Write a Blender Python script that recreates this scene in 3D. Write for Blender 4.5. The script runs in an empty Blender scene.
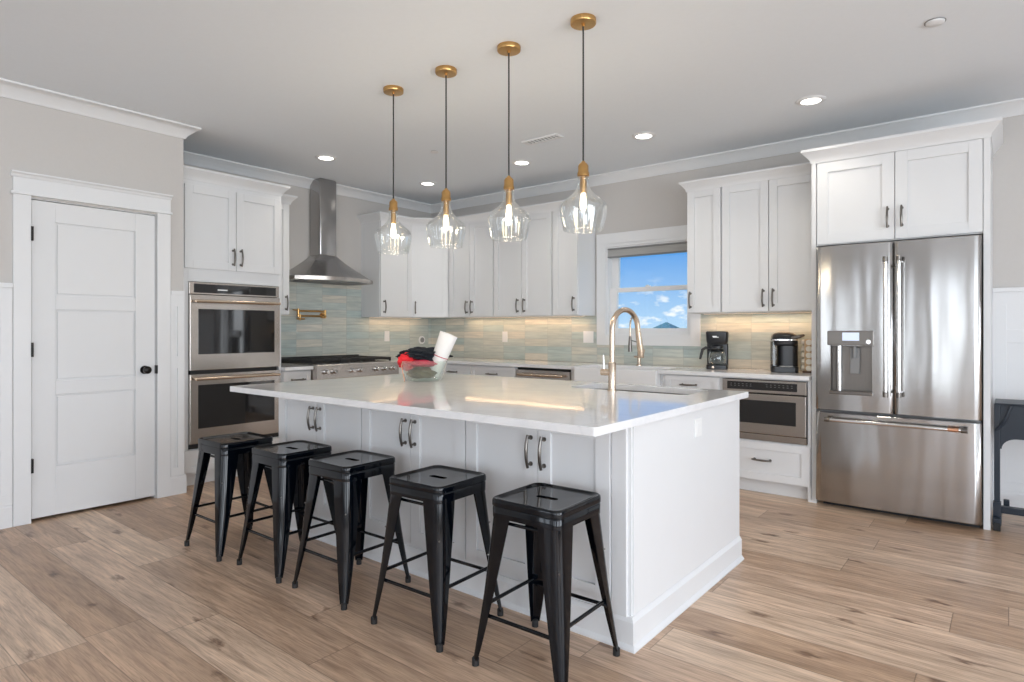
import bpy, bmesh, math, random
from mathutils import Vector, Matrix
random.seed(7)
PI = math.pi
col = bpy.context.scene.collection

# ------------------------------------------------------------------ camera
cam = bpy.data.cameras.new('camera')
cam.sensor_width = 36.0
cam.lens = 623.0 / 1024 * 36.0
cam.shift_y = -11.0 / 1024
cam.clip_start = 0.05
cam_o = bpy.data.objects.new('camera', cam)
cam_o.location = (0, 0, 1.22)
cam_o.rotation_euler = (math.radians(90), 0, math.radians(38.66))
col.objects.link(cam_o)
bpy.context.scene.camera = cam_o

# ------------------------------------------------------------------ view
vs = bpy.context.scene.view_settings
vs.view_transform = 'Standard'
vs.look = 'None'
vs.gamma = 1
vs.use_curve_mapping = False
vs.exposure = 0.04

# ------------------------------------------------------------------ world: blue sky with small clouds
w = bpy.data.worlds.new('sky')
bpy.context.scene.world = w
w.use_nodes = True
nt = w.node_tree
nt.nodes.clear()
N = nt.nodes.new
out = N('ShaderNodeOutputWorld'); bg = N('ShaderNodeBackground'); tc = N('ShaderNodeTexCoord')
sep = N('ShaderNodeSeparateXYZ'); ramp = N('ShaderNodeValToRGB')
nt.links.new(tc.outputs['Generated'], sep.inputs[0])
nt.links.new(sep.outputs['Z'], ramp.inputs[0])
ramp.color_ramp.elements[0].position = 0.0
ramp.color_ramp.elements[0].color = (0.45, 0.68, 0.92, 1)
ramp.color_ramp.elements[1].position = 0.13
ramp.color_ramp.elements[1].color = (0.085, 0.33, 0.80, 1)
mp = N('ShaderNodeMapping'); mp.inputs['Scale'].default_value = (16, 16, 34)
no = N('ShaderNodeTexNoise'); no.inputs['Scale'].default_value = 2.2; no.inputs['Detail'].default_value = 6
nt.links.new(tc.outputs['Generated'], mp.inputs[0]); nt.links.new(mp.outputs[0], no.inputs['Vector'])
cr = N('ShaderNodeValToRGB'); cr.color_ramp.elements[0].position = 0.54; cr.color_ramp.elements[1].position = 0.66
nt.links.new(no.outputs['Fac'], cr.inputs[0])
lo = N('ShaderNodeMapRange'); lo.inputs['From Min'].default_value = 0.085; lo.inputs['From Max'].default_value = 0.035
nt.links.new(sep.outputs['Z'], lo.inputs['Value'])
mu = N('ShaderNodeMath'); mu.operation = 'MULTIPLY'
nt.links.new(cr.outputs[0], mu.inputs[0]); nt.links.new(lo.outputs[0], mu.inputs[1])
mx = N('ShaderNodeMix'); mx.data_type = 'RGBA'
nt.links.new(mu.outputs[0], mx.inputs['Factor']); nt.links.new(ramp.outputs[0], mx.inputs['A'])
mx.inputs['B'].default_value = (0.92, 0.95, 1, 1)
nt.links.new(mx.outputs['Result'], bg.inputs['Color'])
bg.inputs['Strength'].default_value = 1.1
nt.links.new(bg.outputs[0], out.inputs[0])

sun = bpy.data.lights.new('sun', 'SUN'); sun.energy = 3.0; sun.angle = math.radians(1)
sun_o = bpy.data.objects.new('sun', sun); col.objects.link(sun_o); sun_o.location = (-10, 3, 12)
sun_o.rotation_euler = Vector((0.62, 0.10, -0.78)).to_track_quat('-Z', 'Y').to_euler()

# ------------------------------------------------------------------ daylight through the big windows (right wall and behind the camera)
def area(name, loc, rot, sx, sy, power, color=(1, 1, 1)):
    l = bpy.data.lights.new(name, 'AREA'); l.shape = 'RECTANGLE'; l.size = sx; l.size_y = sy
    l.energy = power; l.color = color
    o = bpy.data.objects.new(name, l); o.location = loc; o.rotation_euler = rot
    col.objects.link(o)
    return o
RX, BY = 3.6, -4.2          # inner faces of the right wall and the rear wall
CEIL = 2.74
DAY = (0.90, 0.95, 1.0)
WIN_R = [(-3.0, -0.6), (0.2, 2.6)]            # y ranges on the right wall
WIN_B = [(-4.3, -3.6), (-2.62, -2.12), (-1.05, -0.35), (0.6, 3.1)]   # x ranges on the rear wall
for a_, b_ in WIN_R:
    area('window_daylight', (RX + 0.16, (a_ + b_) / 2, 1.25), (0, PI / 2, 0), 2.2, b_ - a_, 142 * (b_ - a_) / 2.4, DAY)
for a_, b_ in WIN_B:
    area('window_daylight', ((a_ + b_) / 2, BY - 0.16, 1.25), (-PI / 2, 0, PI), b_ - a_, 2.2, (34 if b_ - a_ < 0.75 else 32) * (b_ - a_), DAY)

# ------------------------------------------------------------------ materials
def mat(name, color=(0.8, 0.8, 0.8), rough=0.5, metal=0.0, coat=0.0, **k):
    m = bpy.data.materials.new(name); m.use_nodes = True
    b = m.node_tree.nodes['Principled BSDF']
    b.inputs['Base Color'].default_value = (*color, 1)
    b.inputs['Roughness'].default_value = rough
    b.inputs['Metallic'].default_value = metal
    b.inputs['Coat Weight'].default_value = coat
    b.inputs['Coat Roughness'].default_value = 0.05
    for kk, v in k.items():
        b.inputs[kk.replace('_', ' ')].default_value = v
    return m
def tweak(m, scale=(1, 1, 1), nscale=8, amount=0.06, bump=0.0, rough=None, detail=3, bscale=None):
    """noise that varies the colour slightly and can drive bump and roughness"""
    t = m.node_tree; b = t.nodes['Principled BSDF']; n = t.nodes.new
    tc = n('ShaderNodeTexCoord'); mp = n('ShaderNodeMapping'); mp.inputs['Scale'].default_value = scale
    no = n('ShaderNodeTexNoise'); no.inputs['Scale'].default_value = nscale; no.inputs['Detail'].default_value = detail
    t.links.new(tc.outputs['Object'], mp.inputs[0]); t.links.new(mp.outputs[0], no.inputs['Vector'])
    c = b.inputs['Base Color'].default_value
    mx = n('ShaderNodeMix'); mx.data_type = 'RGBA'
    mx.inputs['A'].default_value = (*[v * (1 - amount) for v in c[:3]], 1)
    mx.inputs['B'].default_value = (*[min(1, v * (1 + amount)) for v in c[:3]], 1)
    t.links.new(no.outputs['Fac'], mx.inputs['Factor']); t.links.new(mx.outputs['Result'], b.inputs['Base Color'])
    if bump:
        bp = n('ShaderNodeBump'); bp.inputs['Strength'].default_value = bump; bp.inputs['Distance'].default_value = 0.01
        t.links.new(no.outputs['Fac'], bp.inputs['Height']); t.links.new(bp.outputs[0], b.inputs['Normal'])
    if rough:
        mr = n('ShaderNodeMapRange'); mr.inputs['To Min'].default_value = rough[0]; mr.inputs['To Max'].default_value = rough[1]
        t.links.new(no.outputs['Fac'], mr.inputs['Value']); t.links.new(mr.outputs[0], b.inputs['Roughness'])
    return m
M = {}
M['wall'] = tweak(mat('greige_wall_paint', (0.60, 0.575, 0.55), 0.7), nscale=60, amount=0.02, bump=0.02)
M['ceiling'] = tweak(mat('ceiling_paint', (0.82, 0.86, 0.90), 0.8), nscale=40, amount=0.015)
M['trim'] = tweak(mat('white_trim_paint', (0.80, 0.805, 0.81), 0.35), nscale=20, amount=0.01)
M['cab'] = tweak(mat('white_cabinet_paint', (0.76, 0.765, 0.77), 0.38), nscale=10, amount=0.01)
M['door'] = tweak(mat('white_door_paint', (0.77, 0.775, 0.78), 0.4), nscale=10, amount=0.01)
M['steel'] = tweak(mat('brushed_stainless_steel', (0.53, 0.49, 0.455), 0.24, 1.0), scale=(1, 1, 90), nscale=9, amount=0.02, rough=(0.22, 0.28))
M['steel_fridge'] = mat('brushed_refrigerator_steel', (0.43, 0.42, 0.41), 0.2, 1.0)
M['steel_dark'] = tweak(mat('hood_stainless_steel', (0.42, 0.41, 0.405), 0.22, 1.0), scale=(1, 1, 1), nscale=10, amount=0.08, rough=(0.18, 0.28))
M['recess'] = tweak(mat('shade_darkened_metal', (0.22, 0.205, 0.19), 0.42, 0.9), scale=(30, 1, 1), amount=0.1)  # cavity shade put into the metal colour, for dispenser and prep sink
M['chrome'] = tweak(mat('polished_steel', (0.72, 0.71, 0.70), 0.12, 1.0), amount=0.02)
M['brass'] = tweak(mat('brushed_brass', (0.60, 0.36, 0.14), 0.28, 1.0), nscale=30, amount=0.12)
M['champagne'] = tweak(mat('champagne_bronze', (0.64, 0.52, 0.41), 0.26, 1.0), nscale=30, amount=0.06)
M['copper'] = tweak(mat('brushed_copper', (0.72, 0.40, 0.26), 0.3, 1.0), amount=0.05)
M['handle'] = tweak(mat('brushed_nickel_bronze', (0.20, 0.185, 0.17), 0.28, 1.0), amount=0.08)
M['black_metal'] = tweak(mat('glossy_black_enamel', (0.0015, 0.0026, 0.0048), 0.07, Specular_IOR_Level=0.36), nscale=6, amount=0.2, bump=0.015)
M['rubber'] = tweak(mat('black_rubber', (0.012, 0.012, 0.013), 0.6), amount=0.1)
M['black_plastic'] = tweak(mat('black_plastic', (0.012, 0.013, 0.015), 0.28), amount=0.1)
M['black'] = tweak(mat('matte_black', (0.01, 0.01, 0.011), 0.5), amount=0.1)
M['iron'] = tweak(mat('cast_iron', (0.02, 0.02, 0.02), 0.55), nscale=80, amount=0.2, bump=0.1)
M['oven_glass'] = tweak(mat('dark_oven_glass', (0.012, 0.012, 0.013), 0.04, 0.0, 0.5), amount=0.1)
M['bronze'] = tweak(mat('oil_rubbed_bronze', (0.02, 0.018, 0.017), 0.3, 0.6), amount=0.1)
M['cord'] = tweak(mat('dark_fabric_cord', (0.03, 0.03, 0.03), 0.7), amount=0.1)
M['porcelain'] = tweak(mat('white_fireclay', (0.86, 0.86, 0.86), 0.1, 0.0, 0.5), amount=0.01)
M['plate'] = tweak(mat('white_switch_plastic', (0.85, 0.85, 0.84), 0.3), amount=0.01)
M['shade'] = tweak(mat('grey_blind_fabric', (0.50, 0.495, 0.48), 0.8), scale=(1, 1, 60), nscale=4, amount=0.25)
M['navy'] = tweak(mat('blue_grey_coated_metal', (0.010, 0.018, 0.030), 0.4), amount=0.1)
M['teal_roof'] = tweak(mat('teal_metal_roof', (0.05, 0.19, 0.21), 0.5), scale=(3, 1, 1), amount=0.15)
M['siding'] = tweak(mat('pale_siding', (0.6, 0.62, 0.62), 0.7), scale=(1, 1, 9), nscale=3, amount=0.06)
M['ground'] = tweak(mat('dune_grass', (0.20, 0.23, 0.13), 0.9), nscale=0.5, amount=0.3)
M['red'] = tweak(mat('red_cotton', (0.72, 0.02, 0.03), 0.8), nscale=40, amount=0.4, bump=0.3)
M['crimson'] = tweak(mat('crimson_cotton', (0.50, 0.015, 0.06), 0.8), nscale=40, amount=0.3, bump=0.3)
M['black_cloth'] = tweak(mat('black_knit', (0.008, 0.012, 0.018), 0.85), nscale=60, amount=0.5, bump=0.5)
M['olive_cloth'] = tweak(mat('olive_knit', (0.16, 0.14, 0.09), 0.85), nscale=30, amount=0.5, bump=0.3)
M['paper'] = tweak(mat('white_paper', (0.86, 0.85, 0.83), 0.7), nscale=20, amount=0.04, bump=0.1)
M['wood_light'] = tweak(mat('light_bamboo', (0.55, 0.37, 0.20), 0.4), scale=(1, 1, 14), nscale=4, amount=0.2)
M['coffee'] = tweak(mat('roasted_brown', (0.10, 0.045, 0.02), 0.5), amount=0.2)
M['cream'] = tweak(mat('cream_plastic', (0.75, 0.70, 0.60), 0.4), amount=0.03)
M['brushed_vent'] = tweak(mat('plain_grey_metal', (0.25, 0.25, 0.25), 0.6), amount=0.05)  # one even grey for rails, rings, housings and backings

def emat(name, color, strength):
    m = bpy.data.materials.new(name); m.use_nodes = True; t = m.node_tree
    b = t.nodes['Principled BSDF']
    b.inputs['Base Color'].default_value = (0.8, 0.8, 0.8, 1)
    b.inputs['Emission Color'].default_value = (*color, 1); b.inputs['Emission Strength'].default_value = strength
    return m
M['lamp'] = emat('lit_downlight_lens', (1, 0.96, 0.88), 6)
M['bulb'] = emat('glowing_filament', (1, 0.80, 0.52), 12)
M['led'] = emat('warm_led_strip', (1, 0.66, 0.36), 1.6)
M['screen'] = emat('blue_lcd', (0.16, 0.36, 0.62), 0.55)

def glass_mat(name, tint=(1, 1, 1), base=0.04, edge=0.75, rib=0.0, power=3.0, trans_tint=(0.97, 0.985, 0.98)):
    m = bpy.data.materials.new(name); m.use_nodes = True; t = m.node_tree; t.nodes.clear(); n = t.nodes.new
    o = n('ShaderNodeOutputMaterial'); mix = n('ShaderNodeMixShader'); tr = n('ShaderNodeBsdfTransparent'); gl = n('ShaderNodeBsdfGlossy')
    lw = n('ShaderNodeLayerWeight'); lw.inputs['Blend'].default_value = 0.5
    pw = n('ShaderNodeMath'); pw.operation = 'POWER'; pw.inputs[1].default_value = power
    mr = n('ShaderNodeMapRange'); mr.inputs['To Min'].default_value = base; mr.inputs['To Max'].default_value = edge
    t.links.new(lw.outputs['Facing'], pw.inputs[0]); t.links.new(pw.outputs[0], mr.inputs['Value'])
    t.links.new(mr.outputs[0], mix.inputs[0]); t.links.new(tr.outputs[0], mix.inputs[1]); t.links.new(gl.outputs[0], mix.inputs[2])
    gl.inputs['Roughness'].default_value = 0.03; gl.inputs['Color'].default_value = (*tint, 1)
    tr.inputs['Color'].default_value = (*trans_tint, 1)
    if rib:
        tc = n('ShaderNodeTexCoord'); no = n('ShaderNodeTexNoise'); no.inputs['Scale'].default_value = 14
        mp = n('ShaderNodeMapping'); mp.inputs['Scale'].default_value = (1, 1, 0.4)
        bp = n('ShaderNodeBump'); bp.inputs['Strength'].default_value = rib; bp.inputs['Distance'].default_value = 0.02
        t.links.new(tc.outputs['Object'], mp.inputs[0]); t.links.new(mp.outputs[0], no.inputs['Vector'])
        t.links.new(no.outputs['Fac'], bp.inputs['Height']); t.links.new(bp.outputs[0], gl.inputs['Normal'])
        t.links.new(bp.outputs[0], lw.inputs['Normal'])
    t.links.new(mix.outputs[0], o.inputs[0])
    return m
M['glass'] = glass_mat('clear_window_glass', power=4)
M['pendant_glass'] = glass_mat('rippled_clear_glass', base=0.06, edge=0.8, rib=0.25, power=2.2, trans_tint=(0.955, 0.965, 0.965))
M['bowl_glass'] = glass_mat('clear_bowl_glass', base=0.08, edge=0.8, power=2.0, trans_tint=(0.93, 0.97, 0.95))
M['smoke_glass'] = glass_mat('smoked_plastic', base=0.06, edge=0.5, trans_tint=(0.45, 0.44, 0.42))

def floor_mat():
    m = mat('light_oak_planks', rough=0.32); t = m.node_tree; b = t.nodes['Principled BSDF']; n = t.nodes.new; L = t.links.new
    tc = n('ShaderNodeTexCoord'); sp = n('ShaderNodeSeparateXYZ'); L(tc.outputs['Object'], sp.inputs[0])
    def math_(op, a, v=None, c=None):
        q = n('ShaderNodeMath'); q.operation = op
        for i, s in enumerate((a, v, c)):
            if s is None: continue
            if isinstance(s, (int, float)): q.inputs[i].default_value = s
            else: L(s, q.inputs[i])
        return q.outputs[0]
    ROW, LEN = 0.22, 1.52
    v = math_('DIVIDE', math_('SUBTRACT', sp.outputs['Y'], 1.087 - 20 * ROW), ROW)
    row = math_('FLOOR', v)
    wn = n('ShaderNodeTexWhiteNoise'); wn.noise_dimensions = '1D'; L(row, wn.inputs['W'])
    u = math_('ADD', math_('DIVIDE', math_('ADD', sp.outputs['X'], 30), LEN), math_('MULTIPLY', wn.outputs['Value'], 5.0))
    cell = math_('FLOOR', u)
    cb = n('ShaderNodeCombineXYZ'); L(row, cb.inputs[0]); L(cell, cb.inputs[1])
    w2 = n('ShaderNodeTexWhiteNoise'); w2.noise_dimensions = '2D'; L(cb.outputs[0], w2.inputs['Vector'])
    # plank tone
    r1 = n('ShaderNodeValToRGB'); L(w2.outputs['Value'], r1.inputs[0]); e = r1.color_ramp.elements
    e[0].color = (0.48, 0.325, 0.215, 1); e[1].color = (0.70, 0.535, 0.395, 1)
    x = e.new(0.35); x.color = (0.54, 0.38, 0.265, 1); x = e.new(0.7); x.color = (0.62, 0.45, 0.325, 1)
    # grain: noise stretched along the plank, shifted per plank
    off = n('ShaderNodeVectorMath'); off.operation = 'SCALE'; L(w2.outputs['Color'], off.inputs[0]); off.inputs['Scale'].default_value = 37
    ad = n('ShaderNodeVectorMath'); ad.operation = 'ADD'; L(tc.outputs['Object'], ad.inputs[0]); L(off.outputs[0], ad.inputs[1])
    mp = n('ShaderNodeMapping'); mp.inputs['Scale'].default_value = (1.3, 16, 1); L(ad.outputs[0], mp.inputs[0])
    g = n('ShaderNodeTexNoise'); g.inputs['Scale'].default_value = 1.6; g.inputs['Detail'].default_value = 8; g.inputs['Roughness'].default_value = 0.62
    g.inputs['Distortion'].default_value = 0.9
    L(mp.outputs[0], g.inputs['Vector'])
    gr = n('ShaderNodeValToRGB'); L(g.outputs['Fac'], gr.inputs[0]); e = gr.color_ramp.elements
    e[0].position = 0.30; e[0].color = (0.66, 0.62, 0.60, 1); e[1].position = 0.62; e[1].color = (1.10, 1.10, 1.10, 1)
    m1 = n('ShaderNodeMix'); m1.data_type = 'RGBA'; m1.blend_type = 'MULTIPLY'; m1.inputs['Factor'].default_value = 1
    L(r1.outputs[0], m1.inputs['A']); L(gr.outputs[0], m1.inputs['B'])
    mpf = n('ShaderNodeMapping'); mpf.inputs['Scale'].default_value = (5, 110, 1); L(ad.outputs[0], mpf.inputs[0])
    gf = n('ShaderNodeTexNoise'); gf.inputs['Scale'].default_value = 1.5; gf.inputs['Detail'].default_value = 5; gf.inputs['Distortion'].default_value = 0.6; L(mpf.outputs[0], gf.inputs['Vector'])
    grf = n('ShaderNodeValToRGB'); L(gf.outputs['Fac'], grf.inputs[0]); e = grf.color_ramp.elements
    e[0].position = 0.36; e[0].color = (0.78, 0.75, 0.73, 1); e[1].position = 0.56; e[1].color = (1.04, 1.04, 1.04, 1)
    mf = n('ShaderNodeMix'); mf.data_type = 'RGBA'; mf.blend_type = 'MULTIPLY'; mf.inputs['Factor'].default_value = 1
    L(m1.outputs['Result'], mf.inputs['A']); L(grf.outputs[0], mf.inputs['B']); m1 = mf
    # broad cloudiness
    mp3 = n('ShaderNodeMapping'); mp3.inputs['Scale'].default_value = (1.0, 4, 1); L(ad.outputs[0], mp3.inputs[0])
    g3 = n('ShaderNodeTexNoise'); g3.inputs['Scale'].default_value = 2.2; g3.inputs['Detail'].default_value = 3; L(mp3.outputs[0], g3.inputs['Vector'])
    gr3 = n('ShaderNodeValToRGB'); L(g3.outputs['Fac'], gr3.inputs[0]); e = gr3.color_ramp.elements
    e[0].position = 0.3; e[0].color = (0.86, 0.84, 0.82, 1); e[1].position = 0.68; e[1].color = (1.12, 1.11, 1.1, 1)
    m2 = n('ShaderNodeMix'); m2.data_type = 'RGBA'; m2.blend_type = 'MULTIPLY'; m2.inputs['Factor'].default_value = 1
    L(m1.outputs['Result'], m2.inputs['A']); L(gr3.outputs[0], m2.inputs['B'])
    # knots
    mp2 = n('ShaderNodeMapping'); mp2.inputs['Scale'].default_value = (1.5, 4.2, 1); L(ad.outputs[0], mp2.inputs[0])
    nd = n('ShaderNodeTexNoise'); nd.inputs['Scale'].default_value = 9; nd.inputs['Detail'].default_value = 3; L(mp2.outputs[0], nd.inputs['Vector'])
    vd = n('ShaderNodeVectorMath'); vd.operation = 'MULTIPLY_ADD'; L(nd.outputs['Color'], vd.inputs[0]); vd.inputs[1].default_value = (0.28, 0.28, 0); L(mp2.outputs[0], vd.inputs[2])
    vo = n('ShaderNodeTexVoronoi'); vo.inputs['Scale'].default_value = 1.0; L(vd.outputs[0], vo.inputs['Vector']); vo.voronoi_dimensions = '2D'
    kr = n('ShaderNodeValToRGB'); L(vo.outputs['Distance'], kr.inputs[0]); e = kr.color_ramp.elements
    e[0].position = 0.02; e[0].color = (0.30, 0.23, 0.19, 1); e[1].position = 0.10; e[1].color = (1, 1, 1, 1)
    m3 = n('ShaderNodeMix'); m3.data_type = 'RGBA'; m3.blend_type = 'MULTIPLY'; m3.inputs['Factor'].default_value = 0.85
    L(m2.outputs['Result'], m3.inputs['A']); L(kr.outputs[0], m3.inputs['B'])
    # seams
    fv = math_('FRACT', v); fu = math_('FRACT', u)
    dv = math_('MULTIPLY', math_('MINIMUM', fv, math_('SUBTRACT', 1, fv)), ROW)
    du = math_('MULTIPLY', math_('MINIMUM', fu, math_('SUBTRACT', 1, fu)), LEN)
    d = math_('MINIMUM', dv, du)
    sm = n('ShaderNodeMapRange'); sm.inputs['From Max'].default_value = 0.0028; sm.inputs['To Min'].default_value = 0.42; L(d, sm.inputs['Value'])
    m4 = n('ShaderNodeMix'); m4.data_type = 'RGBA'; m4.blend_type = 'MULTIPLY'; m4.inputs['Factor'].default_value = 1
    L(m3.outputs['Result'], m4.inputs['A'])
    cbc = n('ShaderNodeCombineColor'); 
    for i in range(3): L(sm.outputs[0], cbc.inputs[i])
    L(cbc.outputs[0], m4.inputs['B'])
    L(m4.outputs['Result'], b.inputs['Base Color'])
    bp = n('ShaderNodeBump'); bp.inputs['Strength'].default_value = 0.25; bp.inputs['Distance'].default_value = 0.002
    hh = math_('ADD', math_('MULTIPLY', g.outputs['Fac'], 0.35), sm.outputs[0]); L(hh, bp.inputs['Height']); L(bp.outputs[0], b.inputs['Normal'])
    mr = n('ShaderNodeMapRange'); mr.inputs['To Min'].default_value = 0.27; mr.inputs['To Max'].default_value = 0.42; L(g.outputs['Fac'], mr.inputs['Value']); L(mr.outputs[0], b.inputs['Roughness'])
    return m
M['floor'] = floor_mat()

def tile_mat():
    m = mat('glazed_sea_glass_tile', rough=0.12); t = m.node_tree; b = t.nodes['Principled BSDF']; n = t.nodes.new; L = t.links.new
    tc = n('ShaderNodeTexCoord'); sp = n('ShaderNodeSeparateXYZ'); L(tc.outputs['Object'], sp.inputs[0])
    def math_(op, a, v=None):
        q = n('ShaderNodeMath'); q.operation = op
        for i, s in enumerate((a, v)):
            if s is None: continue
            if isinstance(s, (int, float)): q.inputs[i].default_value = s
            else: L(s, q.inputs[i])
        return q.outputs[0]
    TW, TH = 0.300, 0.0765
    u = math_('DIVIDE', math_('ADD', math_('ADD', sp.outputs['X'], sp.outputs['Y']), 20.05), TW)
    v = math_('DIVIDE', math_('SUBTRACT', sp.outputs['Z'], 0.895), TH)
    cb = n('ShaderNodeCombineXYZ'); L(math_('FLOOR', u), cb.inputs[0]); L(math_('FLOOR', v), cb.inputs[1])
    wn = n('ShaderNodeTexWhiteNoise'); wn.noise_dimensions = '2D'; L(cb.outputs[0], wn.inputs['Vector'])
    r = n('ShaderNodeValToRGB'); L(wn.outputs['Value'], r.inputs[0]); e = r.color_ramp.elements
    e[0].color = (0.50, 0.54, 0.51, 1); e[1].color = (0.67, 0.64, 0.57, 1)
    x = e.new(0.3); x.color = (0.56, 0.59, 0.55, 1); x = e.new(0.5); x.color = (0.45, 0.54, 0.54, 1); x = e.new(0.75); x.color = (0.61, 0.61, 0.55, 1)
    mp = n('ShaderNodeMapping'); mp.inputs['Scale'].default_value = (3, 3, 34)
    off = n('ShaderNodeVectorMath'); off.operation = 'SCALE'; L(wn.outputs['Color'], off.inputs[0]); off.inputs['Scale'].default_value = 9
    ad = n('ShaderNodeVectorMath'); ad.operation = 'ADD'; L(tc.outputs['Object'], ad.inputs[0]); L(off.outputs[0], ad.inputs[1]); L(ad.outputs[0], mp.inputs[0])
    g = n('ShaderNodeTexNoise'); g.inputs['Scale'].default_value = 1.5; g.inputs['Detail'].default_value = 4; L(mp.outputs[0], g.inputs['Vector'])
    gr = n('ShaderNodeValToRGB'); L(g.outputs['Fac'], gr.inputs[0]); e = gr.color_ramp.elements
    e[0].position = 0.3; e[0].color = (0.82, 0.85, 0.85, 1); e[1].position = 0.7; e[1].color = (1.14, 1.12, 1.08, 1)
    m1 = n('ShaderNodeMix'); m1.data_type = 'RGBA'; m1.blend_type = 'MULTIPLY'; m1.inputs['Factor'].default_value = 1
    L(r.outputs[0], m1.inputs['A']); L(gr.outputs[0], m1.inputs['B'])
    fv = math_('FRACT', v); fu = math_('FRACT', u)
    d = math_('MINIMUM', math_('MULTIPLY', math_('MINIMUM', fv, math_('SUBTRACT', 1, fv)), TH), math_('MULTIPLY', math_('MINIMUM', fu, math_('SUBTRACT', 1, fu)), TW))
    sm = n('ShaderNodeMapRange'); sm.inputs['From Max'].default_value = 0.0022; L(d, sm.inputs['Value'])
    m2 = n('ShaderNodeMix'); m2.data_type = 'RGBA'; L(sm.outputs[0], m2.inputs['Factor']); m2.inputs['A'].default_value = (0.40, 0.41, 0.39, 1); L(m1.outputs['Result'], m2.inputs['B'])
    L(m2.outputs['Result'], b.inputs['Base Color'])
    bp = n('ShaderNodeBump'); bp.inputs['Strength'].default_value = 0.5; bp.inputs['Distance'].default_value = 0.004
    n2 = n('ShaderNodeTexNoise'); n2.inputs['Scale'].default_value = 22; L(ad.outputs[0], n2.inputs['Vector'])
    L(math_('ADD', math_('MULTIPLY', n2.outputs['Fac'], 0.9), sm.outputs[0]), bp.inputs['Height']); L(bp.outputs[0], b.inputs['Normal'])
    return m
M['tile'] = tile_mat()

def quartz_mat():
    m = mat('white_quartz', (0.74, 0.74, 0.745), 0.05, 0.0, 0.0, Specular_IOR_Level=0.42); t = m.node_tree; b = t.nodes['Principled BSDF']; n = t.nodes.new; L = t.links.new
    tc = n('ShaderNodeTexCoord'); no = n('ShaderNodeTexNoise'); no.inputs['Scale'].default_value = 2.2; no.inputs['Detail'].default_value = 7; no.inputs['Distortion'].default_value = 1.6
    L(tc.outputs['Object'], no.inputs['Vector'])
    r = n('ShaderNodeValToRGB'); L(no.outputs['Fac'], r.inputs[0]); e = r.color_ramp.elements
    e[0].position = 0.44; e[0].color = (0.80, 0.80, 0.805, 1); e[1].position = 0.56; e[1].color = (0.80, 0.80, 0.805, 1)
    x = e.new(0.5); x.color = (0.755, 0.76, 0.77, 1)
    L(r.outputs[0], b.inputs['Base Color'])
    return m
M['quartz'] = quartz_mat()

def fridge_steel():
    """vertical brushed steel with the slight waviness of door skins"""
    m = M['steel_fridge']; t = m.node_tree; b = t.nodes['Principled BSDF']; n = t.nodes.new; L = t.links.new
    tc = n('ShaderNodeTexCoord'); mp = n('ShaderNodeMapping'); mp.inputs['Scale'].default_value = (3.4, 1, 0.55)
    no = n('ShaderNodeTexNoise'); no.inputs['Scale'].default_value = 1.3; no.inputs['Detail'].default_value = 1.5
    L(tc.outputs['Object'], mp.inputs[0]); L(mp.outputs[0], no.inputs['Vector'])
    bp = n('ShaderNodeBump'); bp.inputs['Strength'].default_value = 0.22; bp.inputs['Distance'].default_value = 0.05
    L(no.outputs['Fac'], bp.inputs['Height']); L(bp.outputs[0], b.inputs['Normal'])
    mp2 = n('ShaderNodeMapping'); mp2.inputs['Scale'].default_value = (2, 2, 180)
    n2 = n('ShaderNodeTexNoise'); n2.inputs['Scale'].default_value = 4; L(tc.outputs['Object'], mp2.inputs[0]); L(mp2.outputs[0], n2.inputs['Vector'])
    mr = n('ShaderNodeMapRange'); mr.inputs['To Min'].default_value = 0.12; mr.inputs['To Max'].default_value = 0.20; L(n2.outputs['Fac'], mr.inputs['Value']); L(mr.outputs[0], b.inputs['Roughness'])
fridge_steel()

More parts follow.
